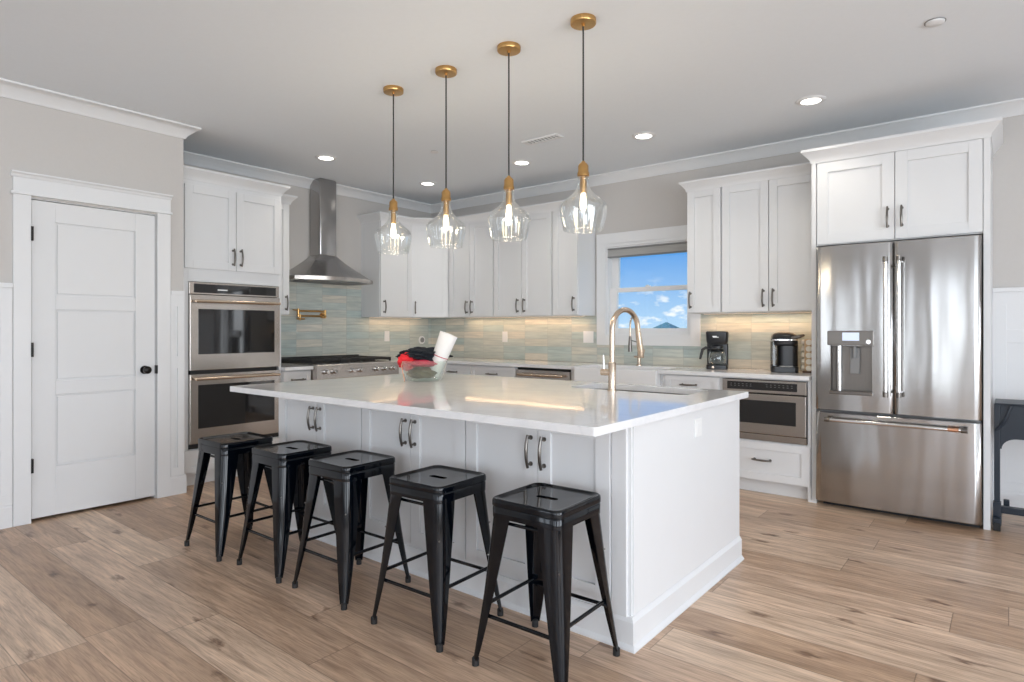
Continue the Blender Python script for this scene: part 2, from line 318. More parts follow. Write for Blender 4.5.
# ------------------------------------------------------------------ mesh helpers
class Fr:
    """local frame: a runs along the face, b comes out of it, c is up"""
    def __init__(s, o=(0, 0, 0), u=(1, 0, 0), n=(0, -1, 0)):
        s.o = Vector(o); s.u = Vector(u).normalized(); s.n = Vector(n).normalized()
    def __call__(s, a, b, c): return s.o + s.u * a + s.n * b + Vector((0, 0, c))
W = Fr((0, 0, 0), (1, 0, 0), (0, 1, 0))        # world axes
class MB:
    def __init__(s, fr=W): s.bm = bmesh.new(); s.fr = fr
    def box(s, a0, a1, b0, b1, c0, c1, bev=0.0, seg=2):
        vs_ = [s.bm.verts.new(s.fr(a, b, c)) for c in (c0, c1) for b in (b0, b1) for a in (a0, a1)]
        fs = [s.bm.faces.new([vs_[i] for i in q]) for q in ((0, 1, 3, 2), (4, 6, 7, 5), (0, 4, 5, 1), (2, 3, 7, 6), (0, 2, 6, 4), (1, 5, 7, 3))]
        if bev:
            es = list({e for f in fs for e in f.edges})
            bmesh.ops.bevel(s.bm, geom=es, offset=bev, segments=seg, affect='EDGES', profile=0.5)
        return s
    def prism(s, pts, c0, c1):
        """outline in (a, b), extruded in c"""
        lo_ = [s.bm.verts.new(s.fr(a, b, c0)) for a, b in pts]; hi = [s.bm.verts.new(s.fr(a, b, c1)) for a, b in pts]
        n = len(pts)
        s.bm.faces.new(lo_); s.bm.faces.new(hi[::-1])
        for i in range(n): s.bm.faces.new((lo_[i], hi[i], hi[(i + 1) % n], lo_[(i + 1) % n]))
        return s
    def sideprism(s, pts, a0, a1):
        """outline in (b, c), extruded along a"""
        lo_ = [s.bm.verts.new(s.fr(a0, b, c)) for b, c in pts]; hi = [s.bm.verts.new(s.fr(a1, b, c)) for b, c in pts]
        n = len(pts); s.bm.faces.new(lo_); s.bm.faces.new(hi[::-1])
        for i in range(n): s.bm.faces.new((lo_[i], hi[i], hi[(i + 1) % n], lo_[(i + 1) % n]))
        return s
    def faceprism(s, pts, b0, b1):
        """outline in (a, c), extruded along b"""
        lo_ = [s.bm.verts.new(s.fr(a, b0, c)) for a, c in pts]; hi = [s.bm.verts.new(s.fr(a, b1, c)) for a, c in pts]
        n = len(pts); s.bm.faces.new(lo_); s.bm.faces.new(hi[::-1])
        for i in range(n): s.bm.faces.new((lo_[i], hi[i], hi[(i + 1) % n], lo_[(i + 1) % n]))
        return s
    def loft(s, rings, caps=True, closed=True):
        R_ = [[s.bm.verts.new(s.fr(*p)) for p in r] for r in rings]
        n = len(R_[0])
        for k in range(len(R_) - 1):
            for i in range(n if closed else n - 1):
                j = (i + 1) % n
                s.bm.faces.new((R_[k][i], R_[k][j], R_[k + 1][j], R_[k + 1][i]))
        if caps and closed: s.bm.faces.new(R_[0][::-1]); s.bm.faces.new(R_[-1])
        return s
    def lathe(s, prof, c=(0, 0, 0), seg=32, ripple=None, caps=False):
        """prof = [(radius, height)], around a vertical axis at local point c"""
        rings = []
        for k, (r, z) in enumerate(prof):
            ring = []
            for i in range(seg):
                t = 2 * PI * i / seg; rr = r * (1 + (ripple(t, z) if ripple else 0))
                ring.append((c[0] + rr * math.cos(t), c[1] + rr * math.sin(t), c[2] + z))
            rings.append(ring)
        return s.loft(rings, caps=caps)
    def tube(s, pts, r, seg=12, caps=True):
        """round tube through local points; r may be a list"""
        P = [s.fr(*p) for p in pts]; n = len(P); rs = r if isinstance(r, (list, tuple)) else [r] * n
        prev = None; rings = []
        for i in range(n):
            d = (P[min(i + 1, n - 1)] - P[max(i - 1, 0)]).normalized()
            if prev is None:
                x = d.orthogonal().normalized()
            else:
                x = (prev - d * prev.dot(d)).normalized()
            prev = x; y = d.cross(x)
            rings.append([s.bm.verts.new(P[i] + (x * math.cos(2 * PI * k / seg) + y * math.sin(2 * PI * k / seg)) * rs[i]) for k in range(seg)])
        for k in range(n - 1):
            for i in range(seg):
                j = (i + 1) % seg; s.bm.faces.new((rings[k][i], rings[k][j], rings[k + 1][j], rings[k + 1][i]))
        if caps: s.bm.faces.new(rings[0][::-1]); s.bm.faces.new(rings[-1])
        return s
    def sweep(s, prof, path, closed=False):
        """moulding: prof [(out, z)] swept along a flat path [(x, y)] in local axes with mitred corners; out = to the right of travel"""
        n = len(path); rings = []
        for i in range(n):
            p = Vector(path[i])
            d0 = (p - Vector(path[i - 1])).normalized() if i > 0 else None
            d1 = (Vector(path[i + 1]) - p).normalized() if i < n - 1 else None
            if d0 is None: d0 = d1
            if d1 is None: d1 = d0
            n0 = Vector((d0.y, -d0.x)); n1 = Vector((d1.y, -d1.x)); m = (n0 + n1).normalized(); k = 1 / max(0.3, m.dot(n0))
            rings.append([(p.x + m.x * o * k, p.y + m.y * o * k, z) for o, z in prof])
        return s.loft(rings, caps=True)
    def build(s, name, material, parent=None, smooth=False, bevel=0.0, solid=0.0, label=None):
        bmesh.ops.remove_doubles(s.bm, verts=s.bm.verts, dist=1e-6)
        bmesh.ops.recalc_face_normals(s.bm, faces=s.bm.faces)
        off = Vector(parent['_o']) if parent and '_o' in parent else Vector((0, 0, 0))
        if off.length: bmesh.ops.translate(s.bm, vec=-off, verts=s.bm.verts)
        me = bpy.data.meshes.new(name); s.bm.to_mesh(me); s.bm.free()
        o = bpy.data.objects.new(name, me); col.objects.link(o)
        me.materials.append(material)
        if parent:
            o.parent = parent; o['_o'] = tuple(off)
        if smooth:
            for p in me.polygons: p.use_smooth = True
            try: me.set_sharp_from_angle(angle=math.radians(40))
            except Exception: pass
        if solid:
            md = o.modifiers.new('solid', 'SOLIDIFY'); md.thickness = solid; md.offset = 0
        if bevel:
            md = o.modifiers.new('bevel', 'BEVEL'); md.width = bevel; md.segments = 2; md.limit_method = 'ANGLE'; md.angle_limit = math.radians(50)
        if label: o['label'] = label
        return o
def tag(o, label, cat, group=None):
    o['label'] = label; o['category'] = cat
    if group: o['group'] = group
    return o
def thing(name, label, cat, loc, group=None):
    o = bpy.data.objects.new(name, None); col.objects.link(o); o.location = loc; o['_o'] = tuple(loc); o.empty_display_size = 0.1
    return tag(o, label, cat, group)
def struct(o): o['kind'] = 'structure'; return o
def dup(root, loc, label, group=None, rotz=None):
    r = root.copy(); col.objects.link(r); r.location = loc; r['label'] = label
    if rotz is not None: r.rotation_euler = (0, 0, rotz)
    if group: r['group'] = group
    for ch in list(root.children):
        c = ch.copy(); col.objects.link(c); c.parent = r
        for g in ch.children:
            d = g.copy(); col.objects.link(d); d.parent = c
    return r

BACK = lambda y: Fr((0, y, 0), (1, 0, 0), (0, -1, 0))     # face looking -Y; a = X
LEFT = lambda x: Fr((x, 0, 0), (0, 1, 0), (1, 0, 0))      # face looking +X; a = Y

# ------------------------------------------------------------------ room shell
LX, JY, RXW, BW = -4.84, 2.108, -5.56, 5.36      # door wall, jog, recessed left wall, kitchen back wall
struct(MB().box(-5.75, RX + 0.2, BY - 0.2, BW + 0.15, -0.1, 0.0).build('floor', M['floor']))
struct(MB().box(-5.75, RX + 0.2, BY - 0.2, BW + 0.15, CEIL, CEIL + 0.1).build('ceiling', M['ceiling']))
# door wall with its doorway
DY0, DY1, DZ = 1.178, 1.914, 2.055
b = MB().box(LX - 0.15, LX, BY - 0.2, DY0, 0, CEIL).box(LX - 0.15, LX, DY1, JY, 0, CEIL).box(LX - 0.15, LX, DY0, DY1, DZ, CEIL)
b.box(RXW - 0.15, LX - 0.15, JY - 0.12, JY, 0, CEIL).box(RXW - 0.15, RXW, 0.6, JY - 0.12, 0, CEIL).box(RXW, LX - 0.15, 0.6, 0.75, 0, CEIL)  # jog wall, plus unseen closet walls added to keep the door gap dark
struct(b.build('wall_left', M['wall']))
struct(MB().box(RXW - 0.15, RXW, JY, BW + 0.15, 0, CEIL).build('wall_side', M['wall']))
# kitchen back wall with window opening
WX0, WX1, WZ0, WZ1 = -3.10, -2.235, 1.165, 2.03
b = MB().box(RXW, WX0, BW, BW + 0.15, 0, CEIL).box(WX1, RX + 0.2, BW, BW + 0.15, 0, CEIL)
b.box(WX0, WX1, BW, BW + 0.15, 0, WZ0).box(WX0, WX1, BW, BW + 0.15, WZ1, CEIL)
struct(b.build('wall_back', M['wall']))
# right wall and rear wall with big windows
b = MB(); ys = [BY - 0.2] + [v for p in WIN_R for v in p] + [BW]
for i in range(0, len(ys), 2): b.box(RX, RX + 0.15, ys[i], ys[i + 1], 0, CEIL)
for a_, c_ in WIN_R: b.box(RX, RX + 0.15, a_, c_, 2.36, CEIL).box(RX, RX + 0.15, a_, c_, 0, 0.12)
struct(b.build('wall_right', M['wall']))
b = MB(); xs = [LX] + [v for p in WIN_B for v in p] + [RX]
for i in range(0, len(xs), 2): b.box(xs[i], xs[i + 1], BY - 0.15, BY, 0, CEIL)
for a_, c_ in WIN_B: b.box(a_, c_, BY - 0.15, BY, 2.36, CEIL).box(a_, c_, BY - 0.15, BY, 0, 0.12)
struct(b.build('wall_rear', M['wall']))
k = 2
for axis, lst in (('r', WIN_R), ('b', WIN_B)):
    for a_, c_ in lst:
        fr = Fr((RX + 0.1, 0, 0), (0, 1, 0), (-1, 0, 0)) if axis == 'r' else Fr((0, BY - 0.1, 0), (1, 0, 0), (0, 1, 0))
        b = MB(fr); mid = (a_ + c_) / 2
        for p, q in ((a_, a_ + 0.06), (mid - 0.05, mid + 0.05), (c_ - 0.06, c_)): b.box(p, q, -0.03, 0.03, 0.12, 2.36)
        b.box(a_, c_, -0.03, 0.03, 0.12, 0.2).box(a_, c_, -0.03, 0.03, 2.28, 2.36)
        f = struct(b.build('window_%d' % k, M['trim'])); k += 1

# crown moulding of the room
CR = [(0, 2.652), (0.012, 2.652), (0.02, 2.672), (0.052, 2.70), (0.078, 2.722), (0.09, 2.728), (0.09, 2.7399), (0, 2.7399)]
struct(MB().sweep(CR, [(LX, BY), (LX, JY), (RXW, JY)]).build('trim_1', M['trim'], smooth=True))
struct(MB().sweep(CR, [(RXW, JY + 0.1), (RXW, BW), (RX, BW)]).build('trim_2', M['trim'], smooth=True))
# baseboards
BB = [(0, 0), (0.016, 0), (0.016, 0.125), (0.010, 0.14), (0, 0.14)]
struct(MB().sweep(BB, [(LX, BY), (LX, 1.08)]).build('baseboard_left', M['trim']))
struct(MB().sweep(BB, [(LX, 2.010), (LX, JY), (LX - 0.1, JY)]).build('baseboard_corner', M['trim']))
struct(MB().sweep(BB, [(-0.094, BW), (RX, BW)]).build('baseboard_back', M['trim']))
# wainscot on the door wall and to the right of the refrigerator
def wainscot(name, fr, a0, a1, top, bat, rails):
    b = MB(fr).box(a0, a1, 0.0, 0.008, 0.14, top - 0.03).box(a0, a1, 0, 0.03, top - 0.03, top).box(a0, a1, 0.008, 0.02, top - 0.115, top - 0.03)
    b.box(a0, a1, 0.008, 0.02, 0.14, 0.20)
    for p, q in bat: b.box(p, q, 0.008, 0.02, 0.20, top - 0.115)
    for r_ in rails: b.box(a0, a1, 0.008, 0.0195, r_ - 0.045, r_ + 0.045)
    return struct(b.build(name, M['trim'], bevel=0.0015))
wainscot('trim_3', LEFT(LX), -1.4, 1.08, 1.51, [(1.02, 1.08), (0.0, 0.09), (0.55, 0.985), (-0.6, -0.51)], [0.98])
wainscot('trim_4', LEFT(LX), 2.010, JY, 1.51, [(2.010, 2.035), (2.058, JY)], [0.98])
wainscot('trim_5', BACK(BW), -0.094, RX, 1.505, [(-0.094, -0.02), (0.62, 0.7), (1.3, 1.38)], [1.18])

# door casing and header
b = MB(LEFT(LX))
b.box(DY0 - 0.095, DY0 - 0.004, 0, 0.02, 0, DZ + 0.012).box(DY1 + 0.004, DY1 + 0.095, 0, 0.02, 0, DZ + 0.012)
b.box(DY0 - 0.11, DY1 + 0.103, 0, 0.034, DZ + 0.012, DZ + 0.028)
b.box(DY0 - 0.095, DY1 + 0.095, 0, 0.022, DZ + 0.028, DZ + 0.118)
b.sideprism([(0, DZ + 0.118), (0.024, DZ + 0.118), (0.034, DZ + 0.135), (0.05, DZ + 0.142), (0.05, DZ + 0.152), (0, DZ + 0.152)], DY0 - 0.108, DY1 + 0.10)
b.box(DY0 - 0.008, DY0 + 0.001, -0.15, 0.0, 0, DZ).box(DY1 - 0.001, DY1 + 0.008, -0.15, 0.0, 0, DZ).box(DY0, DY1, -0.15, 0, DZ - 0.004, DZ + 0.004)
struct(b.build('trim_6', M['trim'], bevel=0.002))
# three-panel door
dr = struct(MB(LEFT(LX)).box(DY0 + 0.003, DY1 - 0.003, -0.045, -0.022, 0.02, DZ - 0.008).build('door_1', M['door']))
f = LEFT(LX); b = MB(f); A0, A1 = DY0 + 0.003, DY1 - 0.003
pan = [(0.335, 0.80), (0.89, 1.352), (1.444, 1.918)]
b.box(A0, A0 + 0.128, -0.022, -0.008, 0.02, DZ - 0.008).box(A1 - 0.128, A1, -0.022, -0.008, 0.02, DZ - 0.008)
zz = [0.02] + [v for p in pan for v in p] + [DZ - 0.008]
for i in range(0, len(zz), 2): b.box(A0 + 0.128, A1 - 0.128, -0.022, -0.008, zz[i], zz[i + 1])
o = b.build('door_frame', M['door'], dr, bevel=0.002)
for z0_, z1_ in pan:
    MB(f).box(A0 + 0.140, A1 - 0.140, -0.0215, -0.015, z0_ + 0.012, z1_ - 0.012, 0.003).build('door_panel', M['door'], dr)
kb = MB(f).tube([(1.842, -0.008, 0.935), (1.842, -0.002, 0.935)], 0.03, 20).tube([(1.842, -0.004, 0.935), (1.842, 0.035, 0.935)], 0.010)
kb.tube([(1.842, 0.026, 0.935), (1.842, 0.034, 0.935), (1.842, 0.048, 0.935), (1.842, 0.058, 0.935)], [0.016, 0.027, 0.027, 0.014], 18)
kb.build('door_knob', M['bronze'], dr, smooth=True, label='round dark bronze door knob')
MB(f).box(DY1 - 0.0045, DY1 + 0.006, -0.02, 0.0215, 0.905, 0.965).build('strike_plate', M['bronze'], dr)
for z_ in (0.36, 1.095, 1.83):
    MB(f).box(DY0 - 0.006, DY0 + 0.008, -0.012, 0.022, z_ - 0.045, z_ + 0.045).build('hinge', M['bronze'], dr, label='dark bronze hinge')

# ------------------------------------------------------------------ back window
wf = LEFT(0)
fr = BACK(BW)
b = MB(fr)
b.box(-3.20, WX0, 0, 0.02, 1.075, 2.06).box(WX1, -2.142, 0, 0.02, 1.075, 2.06)        # side casings
b.box(-3.20, -2.142, 0, 0.022, 2.06, 2.162).box(WX0, WX1, 0.0, 0.02, 1.075, WZ0)
b.box(WX0, WX1, 0.0, 0.02, WZ1, 2.06)
b.box(WX0, WX0 + 0.012, -0.15, 0, WZ0, WZ1).box(WX1 - 0.012, WX1, -0.15, 0, WZ0, WZ1).box(WX0 + .012, WX1 - .012, -0.15, 0, WZ0, WZ0 + 0.012).box(WX0 + .012, WX1 - .012, -0.15, 0, WZ1 - 0.012, WZ1)
wn = struct(b.build('window_1', M['trim'], bevel=0.0015))
def sash(z0, z1, bo, top, bot):
    b = MB(fr); x0, x1 = WX0 + 0.012, WX1 - 0.012
    b.box(x0, x0 + 0.078, bo - 0.03, bo, z0, z1).box(x1 - 0.045, x1, bo - 0.03, bo, z0, z1)
    b.box(x0 + 0.078, x1 - 0.045, bo - 0.03, bo, z0, z0 + bot).box(x0 + 0.078, x1 - 0.045, bo - 0.03, bo, z1 - top, z1)
    s = b.build('window_sash', M['trim'], wn, bevel=0.002)
    MB(fr).box(x0 + 0.078, x1 - 0.045, bo - 0.018, bo - 0.012, z0 + bot, z1 - top).build('window_pane', M['glass'], s)
sash(1.177, 1.630, -0.05, 0.042, 0.06)
sash(1.595, 2.017, -0.085, 0.035, 0.035)
MB(fr).box(-2.70, -2.65, -0.048, -0.034, 1.630, 1.640).box(-2.685, -2.665, -0.044, -0.024, 1.640, 1.646).build('sash_lock', M['plate'], wn)
sh = thing('window_shade', 'grey cellular shade pulled up at the top of the window', 'blind', (-2.66, 5.36, 1.93))
b = MB(fr); x0, x1 = WX0 + 0.014, WX1 - 0.014
for i in range(7): b.sideprism([(-0.048, 1.938 + i * 0.009), (-0.006, 1.938 + i * 0.009), (-0.001, 1.9425 + i * 0.009), (-0.006, 1.947 + i * 0.009), (-0.048, 1.947 + i * 0.009)], x0, x1)
b.build('shade_fabric', M['shade'], sh)
MB(fr).box(x0, x1, -0.05, 0.002, 2.003, 2.017).build('head_rail', M['brushed_vent'], sh)
MB(fr).box(x0, x1, -0.048, 0.0, 1.926, 1.938).build('bottom_rail', M['brushed_vent'], sh)

# outside: ground and the roof of a distant house
struct(MB().box(-60, 40, 6.5, 90, -3.3, -3.2).build('ground', M['ground']))
hs = thing('beach_house', 'distant house with teal hipped roof seen through the kitchen window', 'house', (-15.0, 33.2, -3.2))
MB().box(-18.0, -12.6, 30.0, 36.4, -3.2, -0.35).build('wall', M['siding'], hs)
b = MB(); P = [(-18.5, 29.4, -0.4), (-12.1, 29.4, -0.4), (-12.1, 37.0, -0.4), (-18.5, 37.0, -0.4), (-15.35, 33.2, 1.66), (-15.25, 33.2, 1.66)]
v_ = [b.bm.verts.new(p) for p in P]
for q in ((0, 1, 5, 4), (1, 2, 5), (2, 3, 4, 5), (3, 0, 4), (0, 3, 2, 1)): b.bm.faces.new([v_[i] for i in q])
b.build('roof', M['teal_roof'], hs)
for x_ in (-17.0, -15.3, -13.6): MB().box(x_ - 0.4, x_ + 0.4, 29.96, 30.01, -2.2, -0.9).build('window', M['oven_glass'], hs)

# ------------------------------------------------------------------ backsplash tile (on the walls)
b = MB().box(RXW, WX0 - 0.10, BW - 0.008, BW, 0.897, 1.362).box(WX1 + 0.093, -1.103, BW - 0.008, BW, 0.897, 1.362).box(WX0 - 0.1, WX1 + 0.093, BW - 0.008, BW, 0.897, 1.075)
struct(b.build('wall_tile_back', M['tile']))
b = MB().box(RXW, RXW + 0.008, 2.99, 3.235, 0.897, 1.36).box(RXW, RXW + 0.008, 3.235, 4.298, 0.897, 1.78).box(RXW, RXW + 0.008, 4.298, BW - 0.008, 0.897, 1.36)
struct(b.build('wall_tile_side', M['tile']))

# ------------------------------------------------------------------ cabinets
def shaker(fr, parent, a0, a1, c0, c1, handle=None, name='door', rail=0.062, b0=0.0):
    """a shaker door or drawer front; handle = ('v', a, c) or ('h', a, c)"""
    g = 0.0015; a0 += g; a1 -= g; c0 += g; c1 -= g
    b = MB(fr).box(a0, a0 + rail, b0, b0 + 0.02, c0, c1).box(a1 - rail, a1, b0, b0 + 0.02, c0, c1)
    b.box(a0 + rail, a1 - rail, b0, b0 + 0.02, c0, c0 + rail).box(a0 + rail, a1 - rail, b0, b0 + 0.02, c1 - rail, c1)
    b.box(a0 + rail, a1 - rail, b0, b0 + 0.009, c0 + rail, c1 - rail)
    d = b.build(name, M['cab'], parent, bevel=0.0015)
    if handle: pull(fr, d, *handle, b0=b0 + 0.02)
    return d
def pull(fr, parent, kind, a, c, L=0.14, b0=0.02, name='handle', material=None, r=0.0058):
    n = 10; pts = []
    for i in range(n + 1):
        t = i / n * 2 - 1; bb = b0 + 0.036 - 0.012 * t * t
        pts.append((a, bb, c + t * L / 2) if kind == 'v' else (a + t * L / 2, bb, c))
    rr = [r * (1.35 - 0.35 * abs(i / n * 2 - 1)) for i in range(n + 1)]
    b = MB(fr).tube(pts, rr, 10)
    for s_ in (-1, 1):
        e = s_ * L * 0.40
        p = (a, c + e) if kind == 'v' else (a + e, c)
        b.tube([(p[0], b0, p[1]), (p[0], b0 + 0.032, p[1])], r * 0.9, 10)
        b.tube([(p[0], b0, p[1]), (p[0], b0 + 0.003, p[1])], r * 1.7, 10)
    b.build(name, material or M['handle'], parent, smooth=True)
def cornice(name, label, path, z0, z1, proj):
    h = z1 - z0
    pr_ = [(0.0, z0), (0.006, z0), (0.008, z0 + h * 0.2), (proj * 0.35, z0 + h * 0.38), (proj * 0.8, z0 + h * 0.72), (proj, z0 + h * 0.82), (proj, z1), (0, z1)]
    o = MB().sweep(pr_, path).build(name, M['cab'], smooth=True)
    return tag(o, label, 'moulding')

# --- wall-oven tower
TX = -4.97
c = thing('oven_cabinet', 'tall white cabinet tower housing the double wall oven', 'cabinet', (-5.26, 2.56, 0))
f = LEFT(TX)
b = MB().box(RXW + 0.001, TX, 2.124, 2.20, 0.1, 2.42).box(RXW + 0.001, TX, 2.965, 2.988, 0.0, 2.42)
b.box(RXW + 0.001, TX, 2.20, 2.965, 1.60, 2.42).box(RXW + 0.001, TX, 2.20, 2.965, 0.1, 0.292).box(RXW + 0.001, RXW + 0.02, 2.2, 2.965, 0.292, 1.60)
b.box(RXW + 0.001, TX - 0.06, 2.124, 2.965, 0.0, 0.1)
b.build('body', M['cab'], c, bevel=0.0015)
shaker(f, c, 2.165, 2.572, 1.70, 2.35, ('v', 2.545, 1.81))
shaker(f, c, 2.575, 2.975, 1.70, 2.35, ('v', 2.61, 1.81))
shaker(f, c, 2.165, 2.975, 0.115, 0.285, ('h', 2.57, 0.20), name='drawer', rail=0.045)
cornice('cabinet_crown', 'white crown moulding on top of the oven cabinet tower', [(RXW + 0.6 - 0.01, 2.124), (RXW + 0.6 - 0.01, 2.988), (RXW + 0.35, 2.988)], 2.385, 2.475, 0.055)

# --- double wall oven
ov = thing('double_wall_oven', 'stainless steel double wall oven built into the tall white cabinet', 'oven', (-5.2, 2.58, 0.295))
f = LEFT(-4.968)
MB().box(-5.5, -4.969, 2.215, 2.945, 0.30, 1.59).build('body', M['black'], ov)
b = MB(f).box(2.20, 2.957, 0, 0.016, 1.50, 1.595, 0.002)
cp = b.build('control_panel', M['steel'], ov)
MB(f).box(2.235, 2.925, 0.016, 0.019, 1.512, 1.582).build('display', M['oven_glass'], cp)
MB(f).box(2.42, 2.50, 0.019, 0.0195, 1.535, 1.545).build('indicator', M['plate'], cp)
for z0, z1, g0, g1, hz_ in ((0.905, 1.495, 1.03, 1.385, 1.445), (0.335, 0.875, 0.45, 0.79, 0.84)):
    d = MB(f).box(2.20, 2.957, 0.0, 0.030, z0, z1, 0.003).build('oven_door', M['steel'], ov)
    b = MB(f); x0, x1 = 2.262, 2.905
    b.box(x0, x1, 0.030, 0.0325, g0, g1, 0.0012)
    b.build('oven_window', M['oven_glass'], d)
    h = MB(f).tube([(2.225, 0.075, hz_), (2.93, 0.075, hz_)], 0.012, 14)
    for a_ in (2.245, 2.91): h.tube([(a_, 0.03, hz_), (a_, 0.075, hz_)], 0.009, 10)
    h.build('oven_handle', M['champagne'], d, smooth=True)
MB(f).box(2.20, 2.957, 0.0, 0.012, 0.298, 0.33).build('vent_grille', M['black'], ov)

# --- narrow wall cabinet between tower and hood
UX = -5.25
def uppers(name, label, fr, body, doors, fx=None):
    (x0, x1, y0, y1, z0, z1) = body
    t = thing(name, label, 'cabinet', ((x0 + x1) / 2, (y0 + y1) / 2, z0), 'white wall cabinets')
    MB().box(*body).build('body', M['cab'], t, bevel=0.001)
    for d in doors: shaker(fr, t, *d)
    return t
UZ0, UZ1 = 1.362, 2.40
HZ = 1.47
uppers('wall_cabinet', 'narrow white wall cabinet squeezed between oven tower and range hood', LEFT(UX), (RXW + .001, UX, 2.99, 3.232, UZ0, UZ1), [(2.995, 3.228, 1.367, 2.392, ('v', 3.19, HZ))])
cornice('cabinet_crown', 'short white crown moulding on the narrow cabinet beside the range hood', [(UX + 0.02, 3.045), (UX + 0.02, 3.232), (RXW + 0.001, 3.232)], 2.385, 2.465, 0.05)
uppers('wall_cabinet', 'white single door wall cabinet just right of the range hood', LEFT(UX), (RXW + .001, UX, 4.30, 4.748, UZ0, UZ1), [(4.303, 4.748, 1.367, 2.392, ('v', 4.345, HZ))])
# diagonal corner cabinet
t = thing('wall_cabinet', 'white diagonal wall cabinet in the kitchen corner', 'cabinet', (-5.3, 5.1, UZ0), 'white wall cabinets')
UY = 5.05
MB().prism([(RXW + .001, 4.75), (UX, 4.75), (-4.951, UY), (-4.951, BW - .001), (RXW + .001, BW - .001)], UZ0, UZ1).build('body', M['cab'], t)
dl = math.hypot(-4.951 - UX, UY - 4.75)
fd = Fr((UX, 4.75, 0), (-4.951 - UX, UY - 4.75, 0), (UY - 4.75, -(-4.951 - UX), 0))
shaker(fd, t, 0.008, dl - 0.008, 1.367, 2.392, ('v', 0.05, HZ))
f = BACK(UY)
uppers('wall_cabinet', 'white two door wall cabinet beside the corner cabinet, left of the window', f, (-4.95, -4.282, UY, BW - .001, UZ0, UZ1), [(-4.93, -4.618, 1.367, 2.392, ('v', -4.655, HZ)), (-4.615, -4.285, 1.367, 2.392, ('v', -4.58, HZ))])
uppers('wall_cabinet', 'white two door wall cabinet in the middle of the run left of the window', f, (-4.28, -3.522, UY, BW - .001, UZ0, UZ1), [(-4.275, -3.902, 1.367, 2.392, ('v', -3.945, HZ)), (-3.899, -3.527, 1.367, 2.392, ('v', -3.86, HZ))])
uppers('wall_cabinet', 'narrow single door white wall cabinet immediately left of the window', f, (-3.52, -3.222, UY, BW - .001, UZ0, UZ1), [(-3.515, -3.225, 1.367, 2.392, ('v', -3.265, HZ))])
cornice('cabinet_crown', 'long white crown moulding wrapping the corner wall cabinets', [(RXW + .001, 4.30), (UX + 0.02, 4.30), (UX + 0.02, 4.742), (-4.943, UY - 0.02), (-3.222, UY - 0.02), (-3.222, BW - .001)], 2.385, 2.47, 0.05)
uppers('wall_cabinet', 'narrow single door white wall cabinet right of the window', f, (-2.135, -1.842, UY, BW - .001, UZ0, UZ1), [(-2.132, -1.846, 1.367, 2.392, ('v', -2.10, HZ))])
uppers('wall_cabinet', 'white two door wall cabinet above the coffee makers', f, (-1.84, -1.104, UY, BW - .001, UZ0, UZ1), [(-1.836, -1.470, 1.367, 2.392, ('v', -1.507, HZ)), (-1.467, -1.107, 1.367, 2.392, ('v', -1.432, HZ))])
cornice('cabinet_crown', 'white crown moulding above the two cabinets right of the window', [(-2.135, BW - .001), (-2.135, UY - 0.02), (-1.104, UY - 0.02)], 2.385, 2.465, 0.05)

# --- refrigerator surround
c = thing('refrigerator_cabinet', 'white cabinet and side panels surrounding the refrigerator', 'cabinet', (-0.58, 5.07, 0))
FY = 4.80
MB().box(-1.102, -1.072, FY - 0.02, BW - .001, 0, 2.42).build('side_panel', M['cab'], c, bevel=0.001)
MB().box(-0.129, -0.095, FY - 0.02, BW - .001, 0, 2.42).build('side_panel', M['cab'], c, bevel=0.001)
MB().box(-1.071, -0.130, FY, BW - .001, 1.815, 2.42).build('body', M['cab'], c)
f = BACK(FY)
shaker(f, c, -1.068, -0.596, 1.82, 2.395, ('v', -0.635, 1.965), rail=0.07)
shaker(f, c, -0.594, -0.131, 1.82, 2.395, ('v', -0.555, 1.965), rail=0.07)
MB().box(-1.12, -1.066, FY - 0.034, FY - 0.021, 0, 0.018).build('shoe_moulding', M['cab'], c)
cornice('cabinet_crown', 'deep white crown moulding on top of the refrigerator cabinet', [(-1.102, BW - .001), (-1.102, FY - 0.02), (-0.095, FY - 0.02), (-0.095, BW - .001)], 2.395, 2.49, 0.058)

